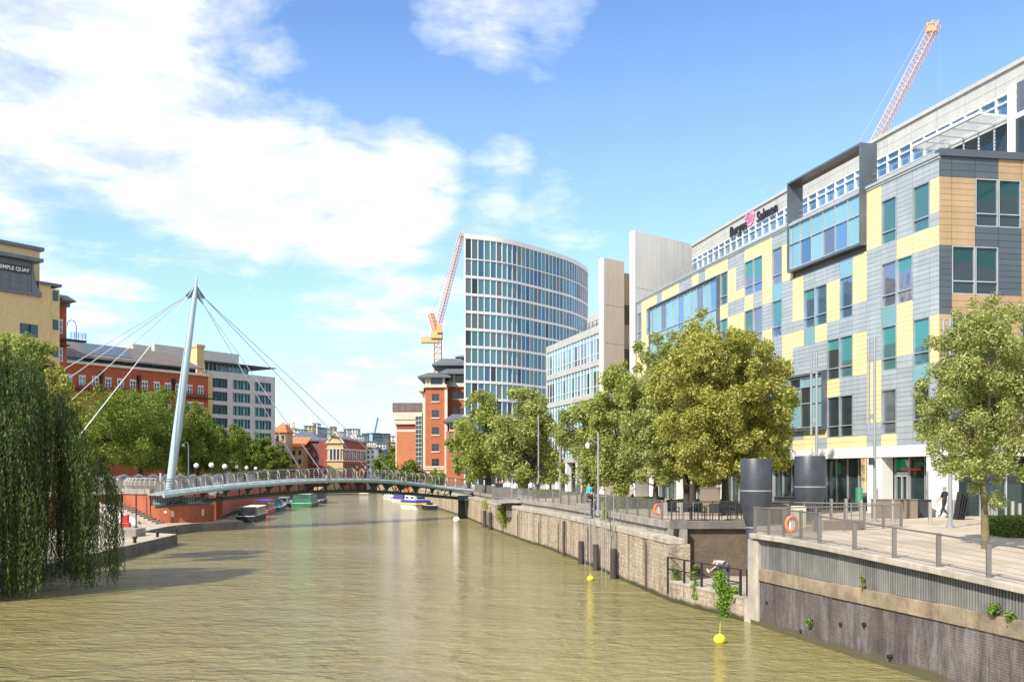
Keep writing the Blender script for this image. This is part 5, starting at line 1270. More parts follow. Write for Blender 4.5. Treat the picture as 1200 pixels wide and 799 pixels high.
# ---------------------------------------------------------------- boats
def hull(b,L,W,z0,z1,m=0,bow=.25,flare=1.12,n=10):
    st=[]
    for i in range(n+1):
        s=i/n; w=W/2*(1 if s<1-bow else math.sqrt(max(0,1-((s-(1-bow))/bow)**2))*.98+.02)
        w*= (1 if s>.05 else .9); zz=z1+(.25*(max(0,s-.6)/.4)**2)
        st.append([(-w*.85,L*s-L/2,z0),(w*.85,L*s-L/2,z0),(w*flare,L*s-L/2,zz),(-w*flare,L*s-L/2,zz)])
    for a,c in zip(st,st[1:]): b.hexa([a[0],a[1],c[1],c[0],a[3],a[2],c[2],c[3]],m)
def boat(px,py,L,W,ang,label,hm,cab=None,name='moored_boat',extra=None):
    # centre of stern on water at (px,py), heading ang from +Y
    p=G(px,py,0); t=thing(name,(0,0,0),label,'boat')
    b=MB(); hull(b,L,W,-.3,.75,0); b.build('hull',hm,t)
    b=MB(); hull(b,L*1.0,W*1.0,.752,.82,0); b.build('gunwale','boat_white' if hm!='boat_white' else 'boat_tan',t)
    for (y0,y1,w,z0,z1,m,wm) in cab or []:
        b=MB(); b.hexa([(-w/2,y0,z0),(w/2,y0,z0),(w/2,y1,z0),(-w/2,y1,z0),(-w/2*.9,y0,z1),(w/2*.9,y0,z1),(w/2*.9,y1,z1),(-w/2*.9,y1,z1)]); o=b.build('cabin',m,t,bevel=.05)
        if wm:
            b=MB(); k=max(2,int((y1-y0)/1.4))
            for sx in (-1,1):
                for i in range(k):
                    ya=lerp(y0,y1,(i+.25)/k); yb=lerp(y0,y1,(i+.75)/k); xx=sx*(w/2*.95+.02); b.bx((xx,(ya+yb)/2,0),.05,yb-ya,lerp(z0,z1,.35),lerp(z0,z1,.8))
            b.bx((0,y0-.02,0),w*.6,.05,lerp(z0,z1,.35),lerp(z0,z1,.82)); b.build('window',wm,o)
            b=MB(); b.bx((0,(y0+y1)/2,0),w*.95,y1-y0+.2,z1+.002,z1+.09); b.build('roof',extra or 'boat_white',o,bevel=.03)
    c,s=math.cos(ang),math.sin(ang); t.location=(p.x+math.sin(-ang)*L/2,p.y+math.cos(ang)*L/2,0); t.rotation_euler=(0,0,ang); return t
boat(288,612,13.5,2.4,.12,'barge with a dark stern cover and tan cabin moored nearest the quay tip','boat_black',[(-6.4,-4.6,2.2,.8,1.9,'boat_black',None),(-4.5,5.2,2.2,.8,1.75,'boat_tan','glass_dark')],extra='concrete_pale')
boat(305,604,13,2.3,.14,'red narrowboat with a blue roof moored at the brick wall','boat_red',[(-5.8,4.6,2.0,.8,2.1,'boat_red','glass_slate'),(-6.3,-5.81,1.9,.8,1.9,'boat_black',None)],extra='boat_blue')
boat(320,599.5,13,2.6,.16,'dark teal boat with a cluttered pale deck behind the red narrowboat','boat_teal',[(-6,-2,2.2,.8,2.0,'boat_teal',None),(-1,3,1.9,.8,1.5,'stone_grey','glass_dark')])
boat(331,594.5,12,2.6,.18,'grey work boat squeezed between the teal and the green boat','boat_black',[(-4,2,2.0,.8,1.7,'stone_grey','glass_dark')])
boat(353,594.5,16,4.0,.10,'broad green ferry boat with a white roof seen stern on','boat_green',[(-7.6,5,3.7,.8,1.5,'boat_green',None),(-7,4,3.3,1.502,2.35,'boat_green','glass_slate')])
boat(372.5,590,15,2.6,.14,'dark high barge moored beyond the green ferry boat','boat_black',[(-6.5,5,2.3,.8,2.6,'boat_black',None),(-6.4,2,1.8,2.602,3.3,'boat_tan',None)])
boat(495,597,7.2,2.6,.55,'white cruiser with yellow and blue stripes moored at the stone wall','boat_white',[(-4.0,2.6,3.1,.82,1.15,'boat_yellow',None),(-4.0,2.2,2.9,1.152,1.6,'boat_blue',None),(-3.0,1.0,2.4,1.602,2.3,'boat_white','glass_dark')])
boat(507,597.5,5,2.0,.4,'small black dinghy tied beside the striped cruiser','boat_black',[(-1.5,.4,.8,.8,1.2,'boat_black',None)],name='dinghy')
boat(479,589,8,2.8,.5,'boat under a bright blue canvas behind the striped cruiser','boat_white',[(-3.8,1.5,2.7,.82,2.2,'canvas_blue',None)])
boat(469.5,586,9,3.0,.5,'white motor boat farthest along the right bank','boat_white',[(-3.5,2.5,2.6,.82,1.9,'boat_white','glass_dark')])
b=MB(); x0,x1=PX(374,290),PX(432,290); b.bx(((x0+x1)/2,291,0),x1-x0,3,.15,.75); tag(b.build('pontoon','concrete_pale',bevel=.05),'long pale floating pontoon across the far end of the river','pontoon')
b=MB(); b.prism([(-75,322),(-40,322),(-30,334),(-75,334)],-.5,4.0); tag(b.build('far_quay_wall','concrete_dark'),'dark quay wall closing the far end of the river','wall')
# ---------------------------------------------------------------- vegetation
rng=np.random.default_rng(5); NL=2.0; SLF=.78
def leaves(name,centers,radii,n,size,mat_,parent,up=.5,squash=1.0,shell=.3,asp=.55,drop=0):
    n=int(n*NL); size=size*SLF
    centers=np.asarray(centers,float); radii=np.asarray(radii,float)
    w=radii**2; w/=w.sum(); idx=rng.choice(len(centers),n,p=w)
    d=rng.normal(size=(n,3)); d/=np.linalg.norm(d,axis=1)[:,None]
    r=(shell+(1-shell)*rng.random(n)**.6)*(1+.22*rng.normal(size=n)*.6); 
    p=centers[idx]+d*(radii[idx]*r)[:,None]*np.array([1,1,squash])
    p[:,2]-=drop*rng.random(n)
    nrm=d*.7+rng.normal(size=(n,3))*.55+np.array([0,0,up]); nrm/=np.linalg.norm(nrm,axis=1)[:,None]
    a=rng.normal(size=(n,3)); a-=nrm*(a*nrm).sum(1)[:,None]; a/=np.linalg.norm(a,axis=1)[:,None]; c=np.cross(nrm,a)
    s=(size*(.6+.8*rng.random(n)))[:,None]; a=a*s; c=c*s*asp
    v=np.stack([p-a,p-c*.9-a*.1,p+a,p+c*.9-a*.1],1)
    return npmesh(name,v,4,mat_,parent)
def tree(x,y,z0,zc,rx,ry,rz,label,mat_,n,size,nclump=60,clr=.27,trunk=.16,group=None,bark='bark',seed=1,taper=.0,name='plane_tree',low=None,outl=1.0):
    rr=np.random.default_rng(seed); t=thing(name,(x,y,z0),label,'tree',group)
    C=[];Rd=[]
    while len(C)<nclump:
        d=rr.normal(size=3); d/=np.linalg.norm(d); r=rr.random()**.42
        q_=d*r; zf=q_[2]; k=1-taper*max(0,zf)**1.2
        C.append((x+q_[0]*rx*k*(1-clr*.45),y+q_[1]*ry*k*(1-clr*.45),zc+q_[2]*rz*(1-clr*.35))); Rd.append(clr*min(rx,ry)*rr.uniform(.55,1.25))
    for i in range(int(nclump*.55)):   # stray sprays that break the outline
        a=rr.random()*6.28; e=rr.uniform(-.8,1.0); k=(1-taper*max(0,e)**1.2)*math.sqrt(max(0,1-e*e)); m_=rr.uniform(.86,1.04)*outl
        C.append((x+math.cos(a)*rx*k*m_,y+math.sin(a)*ry*k*m_,zc+e*rz*m_)); Rd.append(clr*min(rx,ry)*rr.uniform(.35,.7))
    leaves('crown',C,Rd,n,size,mat_,t,squash=.95)
    b=MB(); zb=zc-rz*.55
    lean=(rr.uniform(-.15,.15),rr.uniform(-.15,.15))
    b.tube([(x,y,z0),(x+lean[0]*.3,y+lean[1]*.3,lerp(z0,zb,.5)),(x+lean[0],y+lean[1],zb),(x+lean[0]*1.5,y+lean[1]*1.5,zc+rz*.35),(x,y,zc+rz*.75)],[trunk*1.35,trunk,trunk*.85,trunk*.5,trunk*.12],10)
    b.build('trunk',bark,t,smooth=True); b=MB()
    for i in range(min(22,nclump)):
        c=V(C[i]); s=rr.uniform(.0,.55); p0=V((x+lean[0],y+lean[1],lerp(zb,zc+rz*.4,s)-.3)); 
        if c.z<p0.z: p0.z=max(z0+1.5,c.z-.8)
        mid=p0.lerp(c,.5)+V((0,0,-.12*(c-p0).length)); b.tube([p0,mid,c],[trunk*.42*(1-s*.6),trunk*.24,trunk*.06],6)
    b.build('limb',bark,t,smooth=True); return t
def tpx(px,pyc,rpx,rpy,Y,*a,**k):
    m=Y/F; return tree(PX(px,Y),Y,k.pop('z0',PL),ZP(pyc,Y),rpx*m,k.pop('ryf',1)*rpx*m,rpy*m,*a,**k)
# near right tree
tpx(1155,466,78,134,33.5,'young plane tree with a mossy trunk and pale olive leaves at the right edge','leaf_olive',33000,.066,nclump=120,clr=.21,trunk=.11,seed=3,taper=.2,z0=plz(33.5))
tpx(850,478,78,106,58,'tall golden olive plane tree left of the dark funnels, the largest','leaf_gold',42000,.12,nclump=150,clr=.22,trunk=.2,seed=8,taper=.12,ryf=.9,group='plane trees on the plaza',bark='bark_dark')
tpx(812,455,50,100,63,'slender golden plane tree whose top rises highest in the plaza group','leaf_gold',17000,.12,nclump=46,clr=.33,trunk=.18,seed=9,taper=.3,group='plane trees on the plaza',bark='bark_dark')
tpx(890,480,44,98,61,'plane tree at the right end of the plaza group, touching the funnels','leaf_mid',15000,.11,nclump=44,clr=.33,trunk=.16,seed=10,taper=.25,group='plane trees on the plaza',bark='bark_dark')
tpx(768,490,46,100,68,'rounded plane tree in the middle of the plaza group','leaf_olive',17000,.13,nclump=50,clr=.3,trunk=.18,seed=11,taper=.3,group='plane trees on the plaza',bark='bark_dark')
tpx(726,504,44,80,76,'plane tree left of middle in the plaza group over the box hedge','leaf_mid',14000,.14,nclump=44,clr=.3,trunk=.18,seed=12,taper=.3,group='plane trees on the plaza',bark='bark_dark')
tpx(690,520,42,68,84,'leftmost plane tree of the plaza group beside the lamp post','leaf_olive',13000,.15,nclump=40,clr=.3,trunk=.18,seed=13,taper=.35,group='plane trees on the plaza',bark='bark_dark')
tpx(805,520,60,62,64,'low broad plane tree filling the foot of the plaza group','leaf_olive',20000,.13,nclump=56,clr=.28,trunk=.2,seed=14,taper=.2,ryf=.7,group='plane trees on the plaza',bark='bark_dark')
tpx(615,514,44,66,112,'broad plane tree over the group of people at the lookout','leaf_olive',17000,.2,nclump=52,clr=.28,trunk=.3,seed=15,taper=.25,group='plane trees by the lookout',bark='bark_dark')
tpx(572,514,40,62,121,'plane tree with a dark trunk behind the railing left of the lookout','leaf_mid',12000,.2,nclump=40,clr=.3,trunk=.35,seed=16,taper=.25,group='plane trees by the lookout',bark='bark_dark')
tpx(549,524,27,46,134,'small plane tree nearest the footbridge landing','leaf_olive',8000,.2,nclump=34,clr=.32,trunk=.2,seed=17,taper=.2,group='plane trees by the lookout',bark='bark_dark')
tpx(645,545,13,26,122,'small thin tree between the lookout trees and the lamp column','leaf_mid',2500,.2,nclump=16,clr=.4,trunk=.12,seed=18,group='plane trees by the lookout',bark='bark_dark')
# centre trees beyond the bridge
tpx(464,545,20,22,240,'dense bright green tree left of the brown brick block','leaf_green',7000,.34,nclump=30,clr=.36,seed=19,bark='bark_dark',name='lime_tree')
tpx(448,548,12,16,262,'smaller green tree at the left edge of the dense riverside clump','leaf_green',3500,.34,nclump=18,clr=.4,seed=20,bark='bark_dark',name='lime_tree')
tpx(480,556,18,17,215,'rounded green tree in front of the brown brick block','leaf_green',6000,.3,nclump=26,clr=.36,seed=21,bark='bark_dark',name='lime_tree')
tpx(511,562,12,11,172,'yellow green shrubby tree at the foot of the orange brick tower','leaf_ivy',3000,.22,nclump=16,clr=.42,seed=22,bark='bark_dark',name='small_tree')
# left terrace trees
LTs=[(118,505,62,50,116,'dense dark green plane tree just right of the willow'),(165,508,52,50,124,'plane tree left of the leaning mast'),(196,506,44,52,132,'plane tree directly behind the leaning mast'),(232,520,36,42,140,'plane tree right of the leaning mast below the red building'),
(262,528,28,34,154,'middle plane tree in front of the grey building'),(287,533,24,30,168,'plane tree below the right half of the grey building'),(308,538,21,26,184,'plane tree second from the right end of the left row'),(326,543,17,21,202,'last and smallest plane tree of the left row beside the stone tower house')]
for i,(px,py,a,c,Y,l) in enumerate(LTs): tpx(px,py,a,c,Y*1.12,l,'leaf_green',int(15000-i*900),.2+.012*i,nclump=60,clr=.26,trunk=.3,seed=30+i,group='plane trees along the left terrace',bark='bark_dark',z0=3.9)
for i,(px,Y) in enumerate(((96,112),(146,118),(181,127),(213,134))):
    pass
# leafy tree over the willow's shoulder
tpx(18,440,46,58,64,'light leafy tree rising behind the willow at the left edge','leaf_mid',12000,.13,nclump=44,clr=.3,trunk=.2,seed=44,z0=.9,name='ash_tree')
tpx(70,470,26,38,62,'yellow green young tree at the right shoulder of the willow','leaf_gold',5000,.12,nclump=26,clr=.36,trunk=.12,seed=45,z0=.9,name='ash_tree')
# willow
def willow():
    t=thing('weeping_willow',(-28.6,52.5,.9),'big weeping willow trailing its dark green curtains into the river','tree')
    b=MB(); b.tube([(-28.6,53,.7),(-28.2,52.6,3),(-27.4,52,6),(-26.6,51.6,8.5)],[.6,.5,.4,.2],12); b.build('trunk','bark_dark',t,smooth=True)
    b=MB(); rr=np.random.default_rng(77); tips=[]
    cx,cy=-28.3,51.2
    for i in range(34):
        a=rr.random()*6.283; r=rr.uniform(.35,1.0); ex,ey=cx+math.cos(a)*6.0*r,cy+math.sin(a)*5.2*r; ez=11.2-5.0*r**2*rr.uniform(.8,1.1)
        p0=V((-27.6,52.1,5.5+rr.random()*2.5)); e=V((ex,ey,ez)); m_=p0.lerp(e,.5)+V((0,0,1.6)); b.tube([p0,m_,e],[.16,.1,.03],6); tips.append((ex,ey,ez))
    b.build('limb','bark_dark',t,smooth=True)
    v=[]; ns=3400
    tuft=[(cx+math.cos(a)*r*6.9,cy+math.sin(a)*r*5.6,r) for a,r in zip(rr.random(120)*6.283,rr.uniform(.2,1,120)**.6)]
    for i in range(ns):
        tx,ty,r=tuft[rr.integers(len(tuft))]
        x=tx+rr.normal()*.30; y=ty+rr.normal()*.30
        r=math.hypot((x-cx)/6.9,(y-cy)/5.6)
        if r>1.05: continue
        ztop=13.4-7.6*r**1.9+rr.normal()*.4
        over=x>-25.5 or y<49
        zb=(.1+abs(rr.normal())*.5) if over else 1.0+abs(rr.normal())*.8
        if rr.random()<.35: zb+=rr.uniform(.5,4.5)
        if ztop-zb<1: continue
        L=ztop-zb; m=int(L/.092); zz=ztop-np.arange(m)*.092
        sway=rr.normal()*.25; ph=rr.random()*6
        out=np.minimum(1,(ztop-zz)/1.2); 
        xs=x+ (x-cx)/6.9*.5*out+np.sin(zz*.9+ph)*.07+sway*.1*(ztop-zz)*.3; ysx=y+(y-cy)/5.6*.5*out+np.cos(zz*.8+ph)*.07
        p=np.stack([xs,ysx,zz],1)+rr.normal(size=(m,3))*.035
        d=np.stack([rr.normal(size=m)*.5,rr.normal(size=m)*.5,-1.1+rr.normal(size=m)*.2],1); d/=np.linalg.norm(d,axis=1)[:,None]
        s=rr.normal(size=(m,3)); s-=d*(s*d).sum(1)[:,None]; s/=np.linalg.norm(s,axis=1)[:,None]
        l=.12*(.7+.6*rr.random(m))[:,None]; w=.022
        v.append(np.stack([p-d*l,p-s*w,p+d*l,p+s*w],1))
    v=np.concatenate(v); npmesh('foliage',v,4,'leaf_willow',t); print('willow leaves',len(v))
willow()
# ivy, hedges, weeds
def bush(name,label,cat,cs,rs,n,size,mat_='leaf_ivy',squash=1.0,drop=0,loc=None,group=None):
    t=thing(name,loc or cs[0],label,cat,group); leaves('foliage',cs,rs,n,size,mat_,t,shell=.3,squash=squash,drop=drop)
    b=MB(); c0=V(cs[0])
    for c in cs[:8]: b.tube([c0-V((0,0,.2)),V(c0).lerp(V(c),.6)+V((0,0,.05)),V(c)],[.02,.015,.008],5)
    b.build('stem','bark_dark',t); return t
def wallp(Y,z,o=.15): return (rwx(Y)-o,Y,z)
bush('ivy','hanging green bush growing out of the stone wall under the lookout','plant',[wallp(99,2.5),wallp(98,2.2),wallp(100.5,2.0),wallp(99.5,1.5),wallp(98.6,1.2)],[.8,.7,.7,.6,.45],1800,.11,'leaf_mid')
bush('ivy','thin straw coloured growth high on the stone wall left of the lookout','plant',[wallp(113,2.9),wallp(112,2.5),wallp(114,2.3)],[.5,.45,.4],300,.1,'leaf_gold')
p=V((9.15,42.1,0)); bush('shrub','large bright leafy plant climbing from the water at the landing railing','plant',[(9.0,42.2,1.3),(9.2,41.8,.9),(9.1,42.0,.5),(9.35,41.6,1.1),(8.95,42.3,1.7),(9.15,41.9,.25),(9.5,41.3,.8)],[.42,.42,.42,.35,.3,.35,.25],1500,.075)
bush('shrub','slim green plant behind the second black railing post','plant',[(8.35,44.6,1.0),(8.3,44.7,1.5),(8.4,44.5,.6),(8.35,44.6,1.9)],[.25,.2,.28,.12],420,.06)
bush('shrub','green plant growing from the broken end of the stone wall','plant',[(7.85,47.1,1.4),(7.8,47.2,1.8),(7.9,47.0,1.1)],[.28,.24,.25],420,.06)
bush('shrub','upright weed growing on the promenade edge by the lamp post','plant',[wallp(62.5,3.4,-.3),wallp(62.5,3.8,-.3),wallp(62.5,4.2,-.3)],[.25,.22,.15],300,.07,'leaf_gold')
bush('weed','small weed tuft rooted in the dark brick wall','plant',[(nwx(35.5)-.08,35.5,.75)],[.16],80,.06)
bush('weed','small weed on the stone band at the right edge','plant',[(nwx(26.3)-.1,26.3,2.5),(nwx(25.7)-.1,25.7,2.4)],[.2,.16],120,.06)
bush('weed','thin yellow weed on the stone band below the ribbed panels','plant',[(nwx(32.3)-.1,32.3,2.45),(nwx(32.3)-.1,32.3,2.7)],[.1,.07],60,.05,'leaf_gold')
def hedge(cx,cy,z,sx,sy,h,label,n,size=.06,rz=0):
    t=thing('box_hedge',(cx,cy,z),label,'hedge'); u=rng.random((n,3)); face=rng.integers(0,4,n)
    p=(u-.5)*np.array([sx,sy,h]); 
    for f_,(ax,s) in enumerate(((2,.5),(1,-.5),(0,-.5),(0,.5))):
        k=face==f_; p[k,ax]=np.array([sx,sy,h])[ax]*s+rng.normal(size=k.sum())*.03
    c,s=math.cos(rz),math.sin(rz); p=np.stack([p[:,0]*c-p[:,1]*s+cx,p[:,0]*s+p[:,1]*c+cy,p[:,2]+z+h/2],1)
    a=rng.normal(size=(n,3)); a/=np.linalg.norm(a,axis=1)[:,None]; b_=np.cross(a,rng.normal(size=(n,3))); b_/=np.linalg.norm(b_,axis=1)[:,None]
    a*=size; b_*=size*.6; npmesh('foliage',np.stack([p-a,p-b_,p+a,p+b_],1),4,'leaf_hedge',t)
    b=MB(); b.bx((cx,cy,0),sx-.08,sy-.08,z,z+h-.05,0,rz); b.build('twig_core','bark_dark',t)
pz=plz(38); hedge(PX(1205,38.5),38.5,pz,2.4,2.0,.75,'clipped green box hedge at the right edge of the plaza',5000,.045)
hedge(8.3,70,PL,4.6,3.0,.75,'long clipped hedge behind the promenade railing by the lamp post',5000,.08); hedge(13.0,68.5,PL,4.0,2.5,.6,'low hedge under the plane trees right of the long one',3000,.08)
hedge(PX(640,100),100,PL,2.6,2,.8,'small clipped hedge near the lookout people',1500,.09)
# planters and screens by the cafe
for (px,py,w_,h,m,l) in ((1048,607,2.4,1.0,'planter_brown','brown cafe screen in front of the glass entrance'),(905,612,1.6,1.0,'planter_brown','brown planter box behind the left mesh panel between the funnels'),(922,610,1.2,1.2,'dark_metal','dark planter box beside the white shop door'),(832,604,1.1,1.6,'planter_brown','tall brown box with a pale top under the trees'),(1081,606,.8,.95,'dark_metal','dark bin standing right of the glass entrance door')):
    p=G(px,py,PL); b=MB(); b.bx((p.x,p.y,0),w_,.5,PL,PL+h); b.bx((p.x,p.y,0),w_+.08,.58,PL+h+.003,PL+h+.06); tag(b.build('cafe_screen' if 'screen' in l else 'planter',m,loc=(p.x,p.y,PL),bevel=.02),l,'screen' if 'screen' in l else 'planter')
x,y=PX(1127,52.5),52.5; t=thing('stacked_chairs',(x,y,PL),'black folded parasol and chairs leaning by the corner column','furniture'); b=MB()
for i in range(4): b.hexa([(x-.35+i*.12,y-.2,PL),(x-.3+i*.12,y-.2,PL),(x-.3+i*.12,y+.3,PL),(x-.35+i*.12,y+.3,PL),(x-.1+i*.12,y-.2,PL+1.5-i*.1),(x-.05+i*.12,y-.2,PL+1.5-i*.1),(x-.05+i*.12,y+.3,PL+1.5-i*.1),(x-.1+i*.12,y+.3,PL+1.5-i*.1)])
b.build('frame','black_paint',t)
# ---------------------------------------------------------------- people
BONES=[('pel','che'),('che','nec'),('nec','hea'),('hea','top'),('che','shL'),('che','shR'),('shL','elL'),('elL','wrL'),('shR','elR'),('elR','wrR'),('pel','hiL'),('pel','hiR'),('hiL','knL'),('knL','anL'),('anL','toL'),('hiR','knR'),('knR','anR'),('anR','toR')]
RAD=dict(pel=.15,che=.155,nec=.06,hea=.1,top=.07,shL=.075,shR=.075,elL=.05,elR=.05,wrL=.032,wrR=.032,hiL=.1,hiR=.1,knL=.065,knR=.065,anL=.045,anR=.045,toL=.035,toR=.035)
REST=dict(pel=(0,0,.95),che=(0,0,1.3),nec=(0,.01,1.49),hea=(0,.03,1.62),top=(0,.02,1.72),shL=(-.19,0,1.42),shR=(.19,0,1.42),elL=(-.24,-.02,1.13),elR=(.24,-.02,1.13),wrL=(-.25,.08,.88),wrR=(.25,.08,.88),
 hiL=(-.1,0,.9),hiR=(.1,0,.9),knL=(-.11,.03,.49),knR=(.11,.03,.49),anL=(-.11,-.02,.08),anR=(.11,-.02,.08),toL=(-.12,.17,.04),toR=(.12,.17,.04))
WALK=dict(knR=(.1,.18,.5),anR=(.1,.3,.12),toR=(.1,.47,.08),knL=(-.1,.0,.48),anL=(-.1,-.33,.14),toL=(-.1,-.18,.04),elR=(.24,-.15,1.15),wrR=(.25,-.12,.9),elL=(-.24,.06,1.14),wrL=(-.24,.25,.97))
SIT=dict(pel=(0,0,.5),che=(0,.05,.85),nec=(0,.1,1.05),hea=(0,.13,1.18),top=(0,.13,1.28),shL=(-.19,.08,.97),shR=(.19,.08,.97),elL=(-.23,.15,.72),elR=(.23,.15,.72),wrL=(-.15,.38,.68),wrR=(.15,.38,.68),hiL=(-.1,.05,.47),hiR=(.1,.05,.47),knL=(-.12,.48,.5),knR=(.12,.48,.5),anL=(-.12,.45,.08),anR=(.12,.45,.08),toL=(-.12,.62,.04),toR=(.12,.62,.04))
STRETCH=dict(pel=(0,0,.93),che=(0,.3,1.12),nec=(0,.47,1.13),hea=(0,.58,1.06),top=(0,.66,1.02),shL=(-.16,.42,1.08),shR=(.16,.42,1.08),elL=(-.2,.55,.85),elR=(.2,.55,.85),wrL=(-.13,.74,.72),wrR=(.13,.72,.7),
 hiL=(-.1,.02,.9),hiR=(.1,.0,.88),knL=(-.1,.44,.78),anL=(-.1,.86,.6),toL=(-.1,.93,.78),knR=(.1,-.02,.47),anR=(.1,-.04,.08),toR=(.1,.13,.04))
def person(x,y,z,rz,label,top,legs,hair='hair_brown',pose=None,short=True,shoes='shoe_dark',h=1.0,hands=False,group=None):
    J=dict(REST); J.update(pose or {})
    names=list(J); idx={n:i for i,n in enumerate(names)}
    me=bpy.data.meshes.new('person'); me.from_pydata([J[n] for n in names],[(idx[a],idx[c]) for a,c in BONES],[])
    o=bpy.data.objects.new('person_tmp',me); COL.objects.link(o); md=o.modifiers.new('s','SKIN'); md.use_smooth_shade=True
    sv=me.skin_vertices[0].data
    for n in names: sv[idx[n]].radius=(RAD[n],RAD[n]*(.8 if n in('che','pel') else 1)); sv[idx[n]].use_root=(n=='pel')
    o.modifiers.new('u','SUBSURF').levels=1
    dg=bpy.context.evaluated_depsgraph_get(); dg.update(); bm_=bpy.data.meshes.new_from_object(o.evaluated_get(dg)); bpy.data.objects.remove(o)
    mats=['skin',top,legs,shoes]; bm_.materials.clear()
    for m in mats: bm_.materials.append(M[m])
    seg=[(V(J[a]),V(J[c]),a,c) for a,c in BONES]
    for p in bm_.polygons:
        q_=p.center; best=min(seg,key=lambda s:((lambda t:(q_-(s[0].lerp(s[1],t))).length)(max(0,min(1,(q_-s[0]).dot(s[1]-s[0])/max(1e-6,(s[1]-s[0]).length_squared))))))
        a,c=best[2],best[3]
        if c in('hea','top'): m=0
        elif c.startswith('wr'): m=0 if short else 1
        elif c.startswith('el') or c.startswith('sh') or c in('che','nec'): m=1 if not(a=='che' and c=='nec' and (q_-V(J['nec'])).length<.05) else 0
        elif c.startswith('to'): m=3
        elif c.startswith('an'): m=2 if (q_-V(J[c])).length>.07 else 3
        else: m=2
        if a=='pel' and c=='che' and (q_-V(J['pel'])).dot((V(J['che'])-V(J['pel'])).normalized())<.04: m=2
        p.material_index=m; p.use_smooth=True
    # hands and face features joined into the body mesh
    b=MB(); hd_=V(J['hea']); up=(V(J['top'])-V(J['nec'])).normalized(); fw=V((0,1,0))-up*up.y; fw=fw.normalized() if fw.length>.2 else V((0,0,-1)); sd=up.cross(fw).normalized()
    b.tube([hd_+fw*.085+up*.03,hd_+fw*.125-up*.005,hd_+fw*.09-up*.02],[.008,.016,.008],5)
    for s in (-1,1): b.ball(hd_+sd*s*.1-fw*.01,.014,.026,.034,seg=6)
    for w_,e_ in (('wrL','elL'),('wrR','elR')):
        wv=V(J[w_]); d=(wv-V(J[e_])).normalized(); x_=d.cross(V((1,0,0))) ; x_=(x_ if x_.length>.1 else d.cross(V((0,1,0)))).normalized(); 
        b.tube([wv-d*.02,wv+d*.04,wv+d*.09],[.03,.04,.034],6)
        if hands:
            for k_,ln in enumerate((.062,.075,.07,.055)):
                o0=wv+d*.085+x_*(k_-1.5)*.019; y_=d.cross(x_); b.tube([o0,o0+d*ln*.6,o0+d*ln+y_*.02],[.0095,.0085,.006],5)
            o0=wv+d*.03+x_*.035; b.tube([o0,o0+d*.03+x_*.025,o0+d*.06+x_*.03],[.012,.01,.007],5)
    vs=[tuple(v.co) for v in bm_.vertices]; n0=len(vs); fs=[tuple(p.vertices) for p in bm_.polygons]; ms=[p.material_index for p in bm_.polygons]
    vs+=b.v; fs+=[tuple(i+n0 for i in f_) for f_ in b.f]; ms+=[0]*len(b.f)
    me=bpy.data.meshes.new('person'); me.from_pydata(vs,[],fs)
    for m in mats: me.materials.append(M[m])
    me.polygons.foreach_set('material_index',ms); me.polygons.foreach_set('use_smooth',[True]*len(fs)); me.update()
    o=bpy.data.objects.new('person',me); COL.objects.link(o); o.location=(x,y,z); o.rotation_euler=(0,0,rz); o.scale=(h,h,h); tag(o,label,'person',group)
    if hair:
        hb=MB(); c=hd_+up*.05-fw*.022; n=10
        for i in range(5):
            for k_ in range(n): pass
        hb.ball((0,0,0),.112,.122,.105,seg=14); 
        R3=Matrix((sd,fw,up)).transposed(); hb.v=[tuple(c+R3@V(v)) for v in hb.v if True]
        me2=bpy.data.meshes.new('hair'); me2.from_pydata(hb.v,[],hb.f); bb_=bmesh.new(); bb_.from_mesh(me2)
        # keep only the cap above the forehead line
        kill=[v for v in bb_.verts if (v.co-hd_).dot(up)<.02-(.10 if (v.co-hd_).dot(fw)<-.03 else 0) or ((v.co-hd_).dot(fw)>.07 and (v.co-hd_).dot(up)<.08)]
        bmesh.ops.delete(bb_,geom=kill,context='VERTS'); bb_.to_mesh(me2); bb_.free(); me2.materials.append(M[hair])
        ho=bpy.data.objects.new('hair',me2); COL.objects.link(ho); ho.parent=o
    return o
p=G(1107,606.5,PL); person(p.x,p.y,PL,rad(35),'man in a dark T-shirt and dark trousers walking past the white corner column','cloth_navy','cloth_dark','hair_grey',WALK,hands=True,h=1.0,shoes='shoe_dark')
p=G(852.8,686,.96); person(p.x,p.y,.96,rad(75),'man in a patterned shirt bending over his raised leg on the sunken landing','cloth_print','cloth_jeans','hair_grey',STRETCH,hands=True,shoes='shoe_white')
def onprom(px,Y): return PX(px,Y),Y
G_='people gathered at the lookout'
for (px,Y,rz,l,a,bq,hr) in ((582.5,108,.4,'person in dark clothes at the left of the lookout group','cloth_dark','cloth_dark','hair_brown'),(586,106,2.6,'person in a navy top second from the left in the lookout group','cloth_navy','cloth_dark','hair_brown'),
    (589,107.5,3.0,'person in a grey top behind the navy one in the lookout group','cloth_jeans','cloth_dark','hair_grey'),(592.7,105,2.8,'left of the two white shirted people side by side at the lookout','cloth_white','cloth_dark','hair_brown'),
    (596.5,106,3.3,'right of the two white shirted people side by side at the lookout','cloth_white','cloth_jeans','hair_brown'),(603.8,99,.3,'person in a white shirt and black trousers standing inside the lookout balcony','cloth_white','cloth_dark','hair_brown')):
    x,y=onprom(px,Y); person(x,y,PL,rz,l,a,bq,hr,group=G_,short=False)
x,y=onprom(622,103); person(x,y,PL,.6,'person with a white top and dark jacket right of the lookout','cloth_white','cloth_dark',short=False)
x,y=onprom(630,97); person(x,y,PL,2.8,'tall person in a dark suit right of the lookout, by the small hedge','cloth_navy','cloth_dark','hair_grey',short=False)
